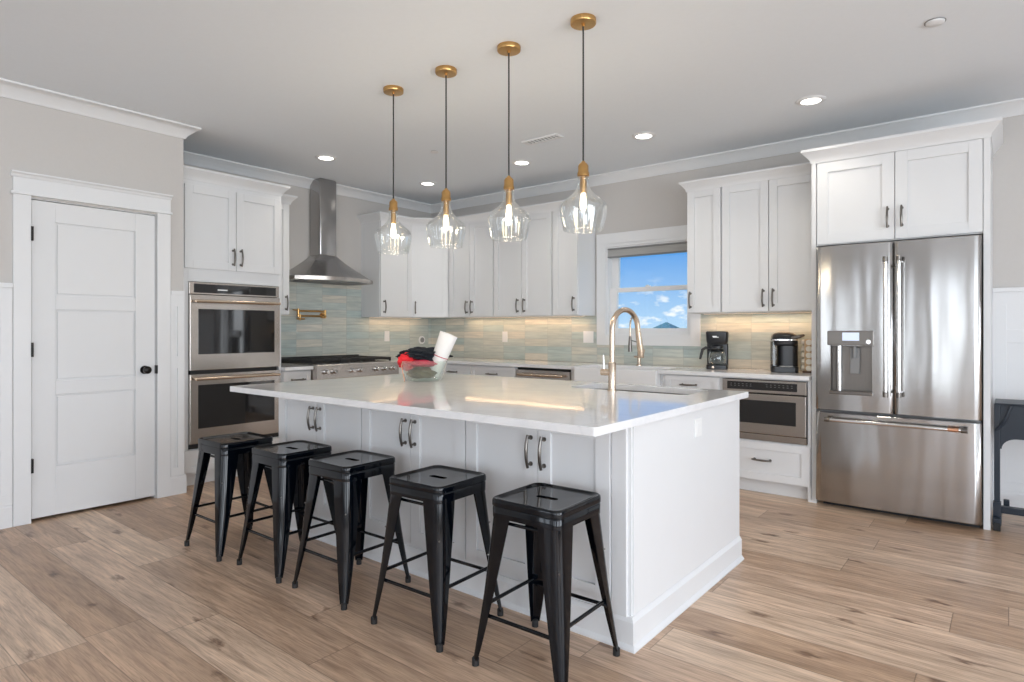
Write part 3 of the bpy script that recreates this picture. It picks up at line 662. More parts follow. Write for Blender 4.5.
# --- refrigerator
r = thing('refrigerator', 'stainless steel french door refrigerator with bottom freezer drawer', 'refrigerator', (-0.585, 5.0, 0))
f = BACK(4.765)
MB().box(-1.050, -0.142, 4.77, 5.33, 0.05, 1.79).build('body', M['brushed_vent'], r)
for x_ in (-0.98, -0.20):
    for y_ in (4.84, 5.27): MB().box(x_ - 0.03, x_ + 0.03, y_ - 0.015, y_ + 0.03, 0, 0.05).build('foot', M['black'], r)
MB().box(-1.03, -0.147, 4.80, 4.82, 0.0, 0.045).build('toe_grille', M['black'], r)
def fdoor(a0, a1, c0, c1, hole=None):
    """slightly crowned door skin"""
    b = MB(f); n = 24; rows = []
    def prof(a):
        t = (a - a0) / (a1 - a0); e = min(t, 1 - t) * (a1 - a0)
        edge = 0.010 * (1 - min(1, e / 0.018)) ** 2
        return 0.070 + 0.006 * (1 - (2 * t - 1) ** 2) - edge
    cols = sorted(set([a0 + (a1 - a0) * i / n for i in range(n + 1)] + [a0 + 0.004, a0 + 0.009, a1 - 0.004, a1 - 0.009] + (list(hole[:2]) if hole else [])))
    cz = [c0, c0 + 0.004] + ([hole[2], hole[3]] if hole else []) + [c1 - 0.004, c1]
    G = [[b.bm.verts.new(f(a, prof(a) - (0.004 if k in (0, len(cz) - 1) else 0), z)) for a in cols] for k, z in enumerate(cz)]
    Bk = [[b.bm.verts.new(f(a, 0.0, z)) for a in cols] for z in (c0, c1)]
    for k in range(len(cz) - 1):
        for i in range(len(cols) - 1):
            if hole and cols[i] >= hole[0] - 1e-6 and cols[i + 1] <= hole[1] + 1e-6 and cz[k] >= hole[2] - 1e-6 and cz[k + 1] <= hole[3] + 1e-6: continue
            b.bm.faces.new((G[k][i], G[k][i + 1], G[k + 1][i + 1], G[k + 1][i]))
    for i in range(len(cols) - 1):
        b.bm.faces.new((Bk[0][i], Bk[0][i + 1], G[0][i + 1], G[0][i])); b.bm.faces.new((Bk[1][i + 1], Bk[1][i], G[-1][i], G[-1][i + 1]))
        b.bm.faces.new((Bk[0][i + 1], Bk[0][i], Bk[1][i], Bk[1][i + 1]))
    for i in (0, -1):
        ring = [Bk[0][i]] + [g[i] for g in G] + [Bk[1][i]]
        b.bm.faces.new(ring if i else ring[::-1])
    return b
HO = (-0.962, -0.712, 0.80, 1.115)
d1 = fdoor(-1.056, -0.594, 0.672, 1.795, HO).build('door', M['steel_fridge'], r, smooth=True)
d2 = fdoor(-0.590, -0.135, 0.672, 1.795).build('door', M['steel_fridge'], r, smooth=True)
d3 = fdoor(-1.056, -0.135, 0.040, 0.655).build('freezer_drawer', M['steel_fridge'], r, smooth=True)
def bar(a0, c0, a1, c1, parent, off=0.125):
    b = MB(f).tube([(a0, off, c0), (a1, off, c1)], 0.0125, 16)
    for t_ in (0.03, 0.97):
        a_ = a0 + (a1 - a0) * t_; z_ = c0 + (c1 - c0) * t_
        b.tube([(a_, 0.072, z_), (a_, off, z_)], 0.010, 12)
    b.build('handle', M['chrome'], parent, smooth=True)
    for t_ in (0.0, 1.0):
        s_ = 1 if t_ == 0 else -1; dx, dz = (a1 - a0), (c1 - c0); L_ = math.hypot(dx, dz); dx /= L_; dz /= L_
        p = (a0 + (a1 - a0) * t_, c0 + (c1 - c0) * t_)
        MB(f).tube([(p[0] - s_ * dx * 0.004, off, p[1] - s_ * dz * 0.004), (p[0] + s_ * dx * 0.03, off, p[1] + s_ * dz * 0.03)], 0.0155, 16).build('handle_cap', M['handle'], parent, smooth=True)
bar(-0.630, 0.79, -0.630, 1.69, d1); bar(-0.556, 0.79, -0.556, 1.69, d2); bar(-0.985, 0.612, -0.205, 0.612, d3)
MB(f).tube([(-0.30, 0.125, 0.612), (-0.245, 0.125, 0.612)], 0.0133, 16).build('handle_badge', M['copper'], d3, smooth=True, label='copper coloured band on the freezer handle')
# water dispenser
g = MB(f); a0, a1, c0, c1 = HO
g.box(a0, a1, 0.012, 0.016, c0, c1).box(a0, a0 + 0.003, 0.012, 0.074, c0, c1).box(a1 - 0.003, a1, 0.012, 0.074, c0, c1).box(a0, a1, 0.012, 0.074, c0, c0 + 0.003).box(a0, a1, 0.012, 0.074, c1 - 0.003, c1)
dsp = g.build('water_dispenser', M['recess'], d1)
MB(f).box(-0.978, -0.700, 0.074, 0.094, 1.117, 1.215, 0.004).build('dispenser_panel', M['handle'], r, label='brushed metal control panel with blue screen')
MB(f).box(-0.885, -0.784, 0.094, 0.096, 1.148, 1.203).build('dispenser_screen', M['screen'], r, label='small blue lit screen')
MB(f).tube([(-0.728, 0.094, 1.142), (-0.728, 0.108, 1.142)], 0.015, 16).build('dispenser_knob', M['chrome'], r, smooth=True)
b = MB(f).box(-0.848, -0.790, 0.016, 0.045, 0.925, 1.10, 0.004).tube([(-0.82, 0.05, 1.03), (-0.82, 0.05, 1.113)], 0.012)
b.build('dispenser_paddle', M['brushed_vent'], r)
MB(f).tube([(-0.915, 0.035, 0.803), (-0.915, 0.035, 1.113)], 0.02, 16).build('dispenser_column', M['chrome'], r, smooth=True)
MB(f).box(-0.968, -0.706, 0.055, 0.098, 0.785, 0.808, 0.003).build('drip_tray', M['handle'], r)

# ------------------------------------------------------------------ base cabinets
def base(name, label, body, fr, fronts, group='white base cabinets', kick=None):
    (x0, x1, y0, y1) = body
    t = thing(name, label, 'cabinet', ((x0 + x1) / 2, (y0 + y1) / 2, 0), group)
    MB().box(x0, x1, y0, y1, 0.1, 0.862).build('body', M['cab'], t, bevel=0.001)
    MB().box(*kick, 0.0, 0.1).build('toe_kick', M['cab'], t)
    for q in fronts: shaker(fr, t, *q[:5], name=q[5], rail=q[6])
    return t
BYF, BXF = 4.77, -4.97      # carcass fronts
f = LEFT(BXF)
base('base_cabinet', 'narrow white base cabinet between the oven tower and the range', (RXW + .001, BXF, 2.992, 3.276), f, [(2.996, 3.272, 0.115, 0.70, ('v', 3.235, 0.6), 'door', 0.05), (2.996, 3.272, 0.705, 0.855, ('h', 3.134, 0.78), 'drawer', 0.04)], kick=(RXW + .001, BXF - 0.07, 2.992, 3.276))
base('base_cabinet', 'white corner base cabinet to the right of the range', (RXW + .001, BXF, 4.244, 4.745), f, [(4.248, 4.742, 0.115, 0.70, ('v', 4.30, 0.6), 'door', 0.06), (4.248, 4.742, 0.705, 0.855, ('h', 4.5, 0.78), 'drawer', 0.04)], kick=(RXW + .001, BXF - 0.07, 4.244, 4.745))
f = BACK(BYF)
base('base_cabinet', 'white two drawer base cabinet between corner and dishwasher', (-4.95, -3.757, BYF, BW - .001), f, [(-4.94, -4.35, 0.115, 0.70, ('v', -4.39, 0.6), 'door', 0.06), (-4.345, -3.76, 0.115, 0.70, ('v', -4.30, 0.6), 'door', 0.06), (-4.94, -4.35, 0.705, 0.855, ('h', -4.6, 0.78), 'drawer', 0.04), (-4.345, -3.76, 0.705, 0.855, ('h', -4.05, 0.78), 'drawer', 0.04)], kick=(-4.95, -3.757, BYF + 0.07, BW - .001))
# sink base is lower because the apron sink sits in it
t = thing('base_cabinet', 'white sink base cabinet below the apron sink', 'cabinet', (-2.7, 5.05, 0), 'white base cabinets')
MB().box(-3.125, -2.235, BYF, BW - .001, 0.1, 0.60).box(-3.125, -3.05, BYF, BW - .001, 0.60, 0.862).box(-2.245, -2.235, BYF, BW - .001, 0.6, 0.862).build('body', M['cab'], t)
MB().box(-3.125, -2.235, BYF + 0.07, BW - .001, 0, 0.1).build('toe_kick', M['cab'], t)
shaker(f, t, -3.12, -2.68, 0.115, 0.595, ('v', -2.72, 0.5)); shaker(f, t, -2.677, -2.24, 0.115, 0.595, ('v', -2.64, 0.5))
base('base_cabinet', 'white drawer base cabinet between apron sink and microwave', (-2.232, -1.752, BYF, BW - .001), f, [(-2.20, -1.756, 0.705, 0.855, ('h', -1.995, 0.785), 'drawer', 0.04), (-2.20, -1.756, 0.41, 0.70, ('h', -1.995, 0.60), 'drawer', 0.05), (-2.20, -1.756, 0.115, 0.405, ('h', -1.995, 0.30), 'drawer', 0.05)], kick=(-2.232, -1.752, BYF + 0.07, BW - .001))
t = thing('base_cabinet', 'white base cabinet that holds the microwave drawer', 'cabinet', (-1.42, 5.05, 0), 'white base cabinets')
MB().box(-1.75, -1.732, BYF, BW - .001, 0.1, 0.862).box(-1.125, -1.104, BYF, BW - .001, 0.0, 0.862).box(-1.732, -1.125, BYF, BW - .001, 0.1, 0.398).box(-1.732, -1.125, BYF, BW - .001, 0.852, 0.862).build('body', M['cab'], t, bevel=0.001)
MB().box(-1.75, -1.125, BYF + 0.06, BW - .001, 0, 0.1).build('toe_kick', M['cab'], t)
shaker(f, t, -1.748, -1.105, 0.108, 0.392, ('h', -1.43, 0.262), name='drawer', rail=0.055)
# microwave drawer
t = thing('microwave_drawer', 'stainless steel microwave drawer under the counter near the refrigerator', 'microwave', (-1.43, 5.0, 0.40))
MB().box(-1.725, -1.132, 4.775, 5.2, 0.405, 0.845).build('body', M['black'], t)
p = MB(f).box(-1.728, -1.13, -0.003, 0.022, 0.755, 0.848, 0.002).build('control_panel', M['steel'], t)
MB(f).box(-1.69, -1.19, 0.022, 0.025, 0.775, 0.833).build('display', M['oven_glass'], p)
b = MB(f)
for i in range(16):
    if i in (6, 7, 8): continue
    b.box(-1.665 + i * 0.029, -1.653 + i * 0.029, 0.025, 0.0255, 0.80, 0.803).box(-1.665 + i * 0.029, -1.655 + i * 0.029, 0.025, 0.0255, 0.815, 0.818)
b.build('keypad', M['brushed_vent'], p)
d = MB(f).box(-1.728, -1.13, -0.003, 0.034, 0.455, 0.745, 0.003).build('drawer_front', M['steel'], t)
MB(f).box(-1.67, -1.195, 0.034, 0.036, 0.53, 0.70).build('window', M['oven_glass'], d)
MB(f).box(-1.728, -1.13, -0.003, 0.015, 0.402, 0.448).build('vent', M['steel'], t)
# dishwasher
t = thing('dishwasher', 'stainless steel dishwasher left of the apron sink', 'dishwasher', (-3.44, 5.05, 0))
MB().box(-3.75, -3.13, BYF + 0.01, BW - 0.03, 0.0, 0.855).build('body', M['black'], t)
d = MB(f).box(-3.75, -3.13, -0.008, 0.022, 0.11, 0.838, 0.003).build('door', M['steel'], t)
b = MB(f).tube([(-3.70, 0.06, 0.795), (-3.18, 0.06, 0.795)], 0.012, 12)
for a_ in (-3.68, -3.20): b.tube([(a_, 0.022, 0.795), (a_, 0.06, 0.795)], 0.008, 10)
b.build('handle', M['champagne'], d, smooth=True)

# counters
SX0, SX1 = -3.045, -2.25
def bevelled(b, name, label, cat='countertop'):
    return tag(b.build(name, M['quartz'], bevel=0.003), label, cat)
bevelled(MB().prism([(RXW + .009, 2.99), (-4.915, 2.99), (-4.915, 3.276), (RXW + .009, 3.276)], 0.864, 0.895), 'countertop', 'short white quartz countertop between oven tower and range')
bevelled(MB().prism([(RXW + .009, 4.244), (-4.915, 4.244), (-4.915, 4.715), (SX0 + .001, 4.715), (SX0 + .001, 5.10), (SX1 - .001, 5.10), (SX1 - .001, 4.715), (-1.104, 4.715), (-1.104, BW - .009), (RXW + .009, BW - .009)], 0.864, 0.895), 'countertop', 'long white quartz countertop along the back wall under the window')
# apron sink
t = thing('farmhouse_sink', 'white fireclay apron front sink under the window', 'sink', (-2.65, 4.88, 0.62))
b = MB(); o0, o1, p0, p1, zt = SX0 + .003, SX1 - .003, 4.69, 5.097, 0.889
b.box(o0, o1, p0, p1, 0.62, 0.65).box(o0, o1, p0, p0 + 0.028, 0.65, zt, 0.004).box(o0, o1, p1 - 0.02, p1, 0.65, zt, 0.003).box(o0, o0 + 0.025, p0 + 0.028, p1 - 0.02, 0.65, zt).box(o1 - 0.025, o1, p0 + 0.028, p1 - 0.02, 0.65, zt)
b.build('basin', M['porcelain'], t, bevel=0.002)
MB().lathe([(0.045, 0.651), (0.045, 0.654), (0.03, 0.6545), (0.0, 0.6545)], (-2.65, 4.9, 0)).build('drain', M['chrome'], t, smooth=True)

# --- rangetop
t = thing('rangetop', 'stainless steel gas range with black cast iron grates and front knobs', 'range', (-5.2, 3.76, 0))
MB().box(RXW + 0.01, -4.925, 3.280, 4.240, 0.08, 0.898).build('body', M['steel'], t, bevel=0.002)
f = LEFT(-4.925)
fp = MB(f).sideprism([(0, 0.765), (0.045, 0.765), (0.055, 0.775), (0.052, 0.895), (0.040, 0.905), (0, 0.905)], 3.280, 4.240).build('control_panel', M['steel'], t)
for y_ in (3.37, 3.46, 3.66, 3.755, 3.95, 4.05, 4.16):
    b = MB(f).tube([(y_, 0.054, 0.838), (y_, 0.066, 0.838)], 0.026, 20)
    kk = b.build('knob_bezel', M['chrome'], fp, smooth=True)
    MB(f).tube([(y_, 0.064, 0.838), (y_, 0.094, 0.838), (y_, 0.1, 0.838)], [0.021, 0.018, 0.014], 18).build('knob', M['chrome'], t, smooth=True)
MB().box(RXW + 0.012, -5.0, 3.285, 4.235, 0.898, 0.906).build('cooktop', M['steel_dark'], t)
for i in range(3):
    y0 = 3.295 + i * 0.3115; y1 = y0 + 0.306; b = MB(); x0, x1 = -5.51, -4.97; zt0, zt1 = 0.925, 0.945
    for yy in (y0, y1 - 0.016): b.box(x0, x1, yy, yy + 0.016, zt0 - 0.012, zt1)
    for xx in (x0, (x0 + x1) / 2 - 0.008, x1 - 0.016): b.box(xx, xx + 0.016, y0 + .016, y1 - .016, zt0, zt1)
    b.box(x0, x1, (y0 + y1) / 2 - 0.007, (y0 + y1) / 2 + 0.007, zt0, zt1 - .001)
    for xx in (x0 + 0.13, x1 - 0.14): b.box(xx, xx + 0.012, y0 + .016, y1 - .016, zt0, zt1 - .001)
    for xx in (x0, x1 - 0.016):
        for yy in (y0, y1 - 0.016): b.box(xx, xx + 0.016, yy, yy + 0.016, 0.906, zt0)
    b.build('grate', M['iron'], t, bevel=0.002)
    b = MB()
    for xx in (x0 + 0.14, x1 - 0.14): b.lathe([(0.048, 0.906), (0.048, 0.914), (0.03, 0.922), (0.0, 0.922)], (xx, (y0 + y1) / 2, 0))
    b.build('burner', M['iron'], t, smooth=True)
MB().box(RXW + 0.012, RXW + 0.045, 3.285, 4.235, 0.906, 0.955).build('back_guard', M['iron'], t)

# --- range hood
t = thing('range_hood', 'stainless steel chimney hood with curved flared canopy above the range', 'hood', (-5.3, 3.76, 1.70))
YC = 3.745
def outline(hw, dside, dmid, n=14):
    pts = [(RXW + .009, YC - hw), (RXW + dside, YC - hw)]
    for i in range(1, n):
        q = i / n * 2 - 1; pts.append((RXW + dside + (dmid - dside) * (1 - q * q), YC + hw * q))
    pts += [(RXW + dside, YC + hw), (RXW + .009, YC + hw)]
    return pts
rings = []
for k in range(13):
    s_ = k / 12; z_ = 1.735 + s_ * 0.235; w_ = (1 - s_) ** 1.22
    hw = 0.10 + (0.455 - 0.10) * w_; ds = 0.20 + (0.32 - 0.20) * w_; dm = 0.20 + (0.50 - 0.20) * w_
    rings.append([(x, y, z_) for x, y in outline(hw, ds, dm)])
MB().loft(rings).build('canopy', M['steel_dark'], t, smooth=True)
MB().prism(outline(0.458, 0.322, 0.503), 1.70, 1.735).build('canopy_rim', M['steel'], t, smooth=True)
ch = MB().box(RXW + .009, RXW + 0.20, YC - 0.10, YC + 0.10, 1.96, CEIL - 0.001, 0.018, 4)
ch.build('chimney', M['steel_dark'], t, smooth=True)
MB().box(RXW + .03, RXW + 0.36, YC - 0.36, YC + 0.36, 1.695, 1.700).build('filter', M['brushed_vent'], t)
# --- pot filler
t = thing('pot_filler', 'folding brass pot filler faucet on the tile above the range', 'faucet', (RXW + 0.01, 3.72, 1.33))
f = LEFT(RXW + .008); Z_ = 1.405
b = MB(f).tube([(3.80, 0, Z_ - 0.035), (3.80, 0.012, Z_ - 0.035)], 0.03, 20).tube([(3.80, 0.01, Z_ - 0.035), (3.80, 0.05, Z_ - 0.035)], 0.012)
b.tube([(3.80, 0.05, Z_ - 0.065), (3.80, 0.05, Z_ + 0.02)], 0.013, 14)
b.build('wall_mount', M['brass'], t, smooth=True)
b = MB(f).tube([(3.80, 0.05, Z_ + 0.005), (3.48, 0.07, Z_ + 0.005)], 0.0105).tube([(3.48, 0.07, Z_ - 0.055), (3.48, 0.07, Z_ + 0.025)], 0.012)
b.build('upper_arm', M['brass'], t, smooth=True)
b = MB(f).tube([(3.785, 0.09, Z_ - 0.045), (3.48, 0.07, Z_ - 0.045)], 0.0105).tube([(3.49, 0.085, Z_ - 0.03), (3.49, 0.085, Z_ - 0.09)], 0.010)
b.tube([(3.45, 0.10, Z_ - 0.075), (3.53, 0.10, Z_ - 0.075)], 0.008)
b.build('lower_arm', M['brass'], t, smooth=True)
b = MB(f).tube([(3.47, 0.075, Z_ + 0.01), (3.41, 0.09, Z_ + 0.012)], 0.005); b.build('lever', M['brass'], t, smooth=True)

# ------------------------------------------------------------------ island
IX0, IX1, IY0, IY1 = -3.605, -1.135, 2.15, 3.355
isl = thing('kitchen_island', 'large white shaker kitchen island with cabinet doors under the overhang', 'island', (-2.35, 2.75, 0))
TOP0, TOP1 = 0.862, 0.893
SKX0, SKX1, SKY0, SKY1 = -1.985, -1.27, 2.985, 3.322
b = MB().box(IX0, SKX0 - 0.03, IY0, IY1, 0.0, TOP0 - .001).box(SKX1 + 0.03, IX1, IY0, IY1, 0, TOP0 - .001).box(SKX0 - 0.03, SKX1 + 0.03, IY0, SKY0 - 0.02, 0, TOP0 - .001).box(SKX0 - .03, SKX1 + .03, SKY1 + 0.02, IY1, 0, TOP0 - .001)
b.build('body', M['cab'], isl)
f = BACK(IY0)
for a0, am, a1 in ((-3.565, -3.165, -2.755), (-2.750, -2.36, -1.985), (-1.98, -1.565, -1.215)):
    shaker(f, isl, a0, am, 0.145, 0.855, ('v', am - 0.035, 0.705), rail=0.065)
    shaker(f, isl, am, a1, 0.145, 0.855, ('v', am + 0.035, 0.705), rail=0.065)
MB(f).box(-1.213, IX1 - 0.012, 0, 0.016, 0.12, TOP0 - .001).build('corner_stile', M['cab'], isl, bevel=0.002)
MB().box(IX1, IX1 + 0.006, IY0 + 0.01, IY1, 0.12, TOP0 - .001).build('end_panel', M['cab'], isl, bevel=0.001)
IB = [(0, 0), (0.030, 0), (0.030, 0.008), (0.022, 0.018), (0.018, 0.022), (0.018, 0.105), (0.008, 0.122), (0, 0.122)]
MB().sweep(IB, [(IX0, IY1), (IX0, IY0 - .0), (IX1, IY0), (IX1, IY1), (IX0 + .4, IY1)][::-1] if False else [(IX1, IY1), (IX1, IY0), (IX0, IY0)][::-1]).build('baseboard', M['cab'], isl)
o = MB(Fr((IX1 + 0.006, 0, 0), (0, 1, 0), (1, 0, 0))).box(2.745, 2.825, 0, 0.005, 0.728, 0.812, 0.0015).build('outlet_plate', M['plate'], isl, label='white outlet plate on the end panel')
MB(Fr((IX1 + 0.011, 0, 0), (0, 1, 0), (1, 0, 0))).box(2.765, 2.805, 0, 0.002, 0.745, 0.795, 0.0008).build('socket', M['plate'], o)
# worktop with the sink opening (rounded corners)
def rrect(x0, x1, y0, y1, r, n=5):
    pts = []
    for cx, cy, a in ((x1 - r, y0 + r, -90), (x1 - r, y1 - r, 0), (x0 + r, y1 - r, 90), (x0 + r, y0 + r, 180)):
        for i in range(n + 1):
            t_ = math.radians(a + 90 * i / n); pts.append((cx + r * math.cos(t_), cy + r * math.sin(t_)))
    return pts
def slab_with_hole(outer, inner, z0, z1):
    b = MB(); bm = b.bm; out_ = []
    for z in (z0, z1):
        es = []
        for loop in (outer, inner):
            vv = [bm.verts.new((x, y, z)) for x, y in loop]; out_.append(vv)
            es += [bm.edges.new((vv[i], vv[(i + 1) % len(vv)])) for i in range(len(vv))]
        bmesh.ops.triangle_fill(bm, use_beauty=True, edges=es)
    for k in (0, 1):
        A, B = out_[k], out_[k + 2]
        for i in range(len(A)): j = (i + 1) % len(A); bm.faces.new((A[i], A[j], B[j], B[i]))
    return b
CX0, CX1, CY0, CY1 = -3.555, -1.085, 1.805, 3.375
hole = rrect(SKX0, SKX1, SKY0, SKY1, 0.06)
o = slab_with_hole(rrect(CX0, CX1, CY0, CY1, 0.012, 3), hole, TOP0, TOP1).build('island_countertop', M['quartz'], bevel=0.003)
tag(o, 'large polished white quartz countertop on the island with faucet and sink', 'countertop')
t = thing('prep_sink', 'undermount prep sink sunk in the island countertop', 'sink', (-1.64, 3.165, 0.72))
hi = rrect(SKX0 - 0.004, SKX1 + 0.004, SKY0 - 0.004, SKY1 + 0.004, 0.062); lo2 = rrect(SKX0 + 0.01, SKX1 - 0.01, SKY0 + 0.01, SKY1 - 0.01, 0.055)
b = MB(); 
b.loft([[(x, y, TOP0 - .001) for x, y in hi], [(x, y, 0.73) for x, y in lo2]], caps=False); b.bm.faces.new(b.bm.verts[-len(lo2):] if False else [v for v in b.bm.verts if abs(v.co.z - 0.73) < 1e-5])
b.build('basin', M['recess'], t, solid=0.0015)
MB().lathe([(0.04, 0.7315), (0.04, 0.734), (0.0, 0.734)], (-1.64, 3.165, 0)).build('drain', M['chrome'], t, smooth=True)
# island faucet: arch leans away from the stools, over the sink
t = thing('gooseneck_faucet', 'tall champagne gooseneck faucet standing at the island sink', 'faucet', (-1.668, 2.945, TOP1))
FX, FYC, FZ = -1.668, 2.945, TOP1
b = MB().lathe([(0.0, 0.0), (0.026, 0.0), (0.026, 0.006), (0.021, 0.008), (0.021, 0.15), (0.018, 0.155), (0.0, 0.155)], (FX, FYC, FZ), 24)
b.build('base', M['champagne'], t, smooth=True)
RR = 0.108; zt = FZ + 0.33
pts = [(FX, FYC, FZ + 0.15), (FX, FYC, zt - 0.05)] + [(FX + 0.04 * (1 - math.cos(a)) * 0.5, FYC + RR - RR * math.cos(a), zt + RR * math.sin(a)) for a in [PI * i / 16 for i in range(0, 16)]]
e_ = (FX + 0.04, FYC + 2 * RR, zt); pts += [e_, (e_[0], e_[1] + 0.006, zt - 0.02)]
MB().tube(pts, 0.0145, 16).build('spout', M['champagne'], t, smooth=True)
MB().tube([(e_[0], e_[1] + 0.005, zt - 0.015), (e_[0] + 0.005, e_[1] + 0.025, zt - 0.12), (e_[0] + 0.006, e_[1] + 0.028, zt - 0.155)], [0.0155, 0.0185, 0.014], 16).build('spray_head', M['champagne'], t, smooth=True)
b = MB().tube([(FX - 0.015, FYC, FZ + 0.10), (FX - 0.062, FYC - 0.01, FZ + 0.10)], 0.0175, 16)
h = b.build('handle_hub', M['champagne'], t, smooth=True)
MB().tube([(FX - 0.045, FYC - 0.008, FZ + 0.11), (FX - 0.050, FYC - 0.008, FZ + 0.19)], [0.006, 0.0045], 10).build('lever', M['chrome'], h, smooth=True)
# rear faucet
t = thing('bridge_faucet', 'spring neck pull down faucet behind the apron sink at the window', 'faucet', (-2.66, 5.2, 0.895))
gx, gy, gz = -2.665, 5.20, 0.895
MB().lathe([(0, 0), (0.028, 0), (0.028, 0.008), (0.016, 0.012), (0.016, 0.16), (0, 0.16)], (gx, gy, gz), 20).build('base', M['champagne'], t, smooth=True)
pts = [(gx, gy, gz + 0.15), (gx, gy, gz + 0.37)] + [(gx, gy - 0.085 + 0.085 * math.cos(a), gz + 0.37 + 0.085 * math.sin(a)) for a in [PI * i / 12 for i in range(1, 13)]] + [(gx, gy - 0.172, gz + 0.27)]
MB().tube(pts, 0.008, 10).build('neck', M['champagne'], t, smooth=True)
MB().tube([(gx, gy - 0.172, gz + 0.27), (gx, gy - 0.172, gz + 0.20), (gx, gy - 0.172, gz + 0.13)], [0.011, 0.017, 0.020], 14).build('spray_head', M['handle'], t, smooth=True)
MB().tube([(gx, gy, gz + 0.21), (gx, gy - 0.172, gz + 0.235)], 0.005, 8).build('holder', M['handle'], t, smooth=True)
MB().tube([(gx - 0.035, gy - 0.02, gz + 0.08), (gx + 0.06, gy - 0.03, gz + 0.08)], 0.011, 12).tube([(gx + 0.055, gy - 0.03, gz + 0.08), (gx + 0.075, gy - 0.035, gz + 0.15)], 0.005, 8).build('lever', M['champagne'], t, smooth=True)

# ------------------------------------------------------------------ bar stools
def sq(hw, r, n=5): return rrect(-hw, hw, -hw, hw, r, n)
def make_stool():
    t = thing('bar_stool', '', 'stool', (0, 0, 0), 'black metal stools at the island')
    SH = 0.608
    outer = sq(0.152, 0.035); n = len(outer)
    # seat pan: rolled rim, dished top with a grip slot
    slot = []
    for i in range(12):
        a = 2 * PI * i / 12; slot.append((0.034 * (1 if math.cos(a) > 0 else -1) * 1 + 0.011 * math.cos(a) if abs(math.cos(a)) > 1e-6 else 0.0, 0.011 * math.sin(a)))
    slot = rrect(-0.046, 0.046, -0.015, 0.015, 0.0145, 5)
    b = MB(); bm = b.bm
    prof = [(0.120, 0.030, 0.600), (0.134, 0.032, 0.601), (0.142, 0.033, 0.6065), (0.149, 0.034, 0.608), (0.1525, 0.035, 0.605), (0.1540, 0.035, 0.598), (0.1540, 0.035, 0.582), (0.1500, 0.034, 0.579), (0.1525, 0.034, 0.574), (0.1520, 0.034, 0.540), (0.1490, 0.034, 0.540), (0.148, 0.034, 0.592), (0.120, 0.030, 0.596)]
    R_ = [[bm.verts.new((x, y, z)) for x, y in sq(hw, r_)] for hw, r_, z in prof]
    for k in range(len(R_) - 1):
        for i in range(n): j = (i + 1) % n; bm.faces.new((R_[k][i], R_[k][j], R_[k + 1][j], R_[k + 1][i]))
    for ring, z in ((R_[0], 0.600), (R_[-1], 0.596)):
        sv = [bm.verts.new((x, y, z)) for x, y in slot]
        es = [bm.edges.get((ring[i], ring[(i + 1) % n])) for i in range(n)] + [bm.edges.new((sv[i], sv[(i + 1) % len(sv)])) for i in range(len(sv))]
        bmesh.ops.triangle_fill(bm, use_beauty=True, edges=es)
        if ring is R_[0]: s0 = sv
        else:
            for i in range(len(sv)): j = (i + 1) % len(sv); bm.faces.new((s0[i], s0[j], sv[j], sv[i]))
    b.build('seat', M['black_metal'], t, smooth=True)
    # legs: folded sheet, wide at the top, narrow at the foot
    for sx in (-1, 1):
        for sy in (-1, 1):
            b = MB(); rings = []
            for k in range(13):
                s_ = k / 12; z = 0.585 * (1 - s_) + 0.022 * s_
                cxy = 0.1475 + (0.198 - 0.1475) * s_ ** 1.05
                wd = 0.068 * (1 - s_) ** 0.85 + 0.026
                r_ = min(0.036, wd * 0.62); th = 0.004
                o_pts = []; i_pts = []
                o_pts.append((cxy - wd, cxy))
                for i in range(6):
                    a = PI / 2 - PI / 2 * i / 5
                    o_pts.append((cxy - r_ + r_ * math.cos(a), cxy - r_ + r_ * math.sin(a)))
                o_pts.append((cxy, cxy - wd))
                i_pts.append((cxy - th, cxy - wd))
                for i in range(6):
                    a = PI / 2 * i / 5
                    i_pts.append((cxy - r_ + (r_ - th) * math.cos(a), cxy - r_ + (r_ - th) * math.sin(a)))
                i_pts.append((cxy - wd, cxy - th))
                rings.append([(sx * x, sy * y, z) for x, y in o_pts + i_pts])
            b.loft(rings)
            lg = b.build('leg', M['black_metal'], t, smooth=True)
            # pressed rib and foot
            c0, c1 = 0.168, 0.190
            MB().lathe([(0.0, 0), (0.0135, 0), (0.0135, 0.026), (0.010, 0.030), (0, 0.030)], (sx * 0.187, sy * 0.187, 0), 14).build('rubber_foot', M['rubber'], lg, smooth=True)
            MB().tube([(sx * 0.150, sy * 0.150, 0.40), (sx * 0.156, sy * 0.156, 0.40)], 0.0028, 8).build('rivet', M['handle'], lg, smooth=True)
    for s_ in (-1, 1):
        b = MB().tube([(-0.168, s_ * 0.168, 0.185), (0.168, s_ * 0.168, 0.185)], 0.0072, 10); b.build('footrest', M['black_metal'], t, smooth=True)
        b = MB().tube([(s_ * 0.166, -0.166, 0.215), (s_ * 0.166, 0.166, 0.215)], 0.0072, 10); b.build('footrest', M['black_metal'], t, smooth=True)
    for s_ in (-1, 1): MB().tube([(-0.145, s_ * 0.128, 0.520), (0.145, s_ * 0.128, 0.520)], 0.0065, 8).build('seat_brace', M['black_metal'], t, smooth=True)
    b = MB().tube([(-0.138, -0.138, 0.545), (0.138, 0.138, 0.545)], 0.006, 8).tube([(-0.138, 0.138, 0.545), (0.138, -0.138, 0.545)], 0.006, 8)
    b.build('seat_brace', M['black_metal'], t, smooth=True)
    return t
stool = make_stool()
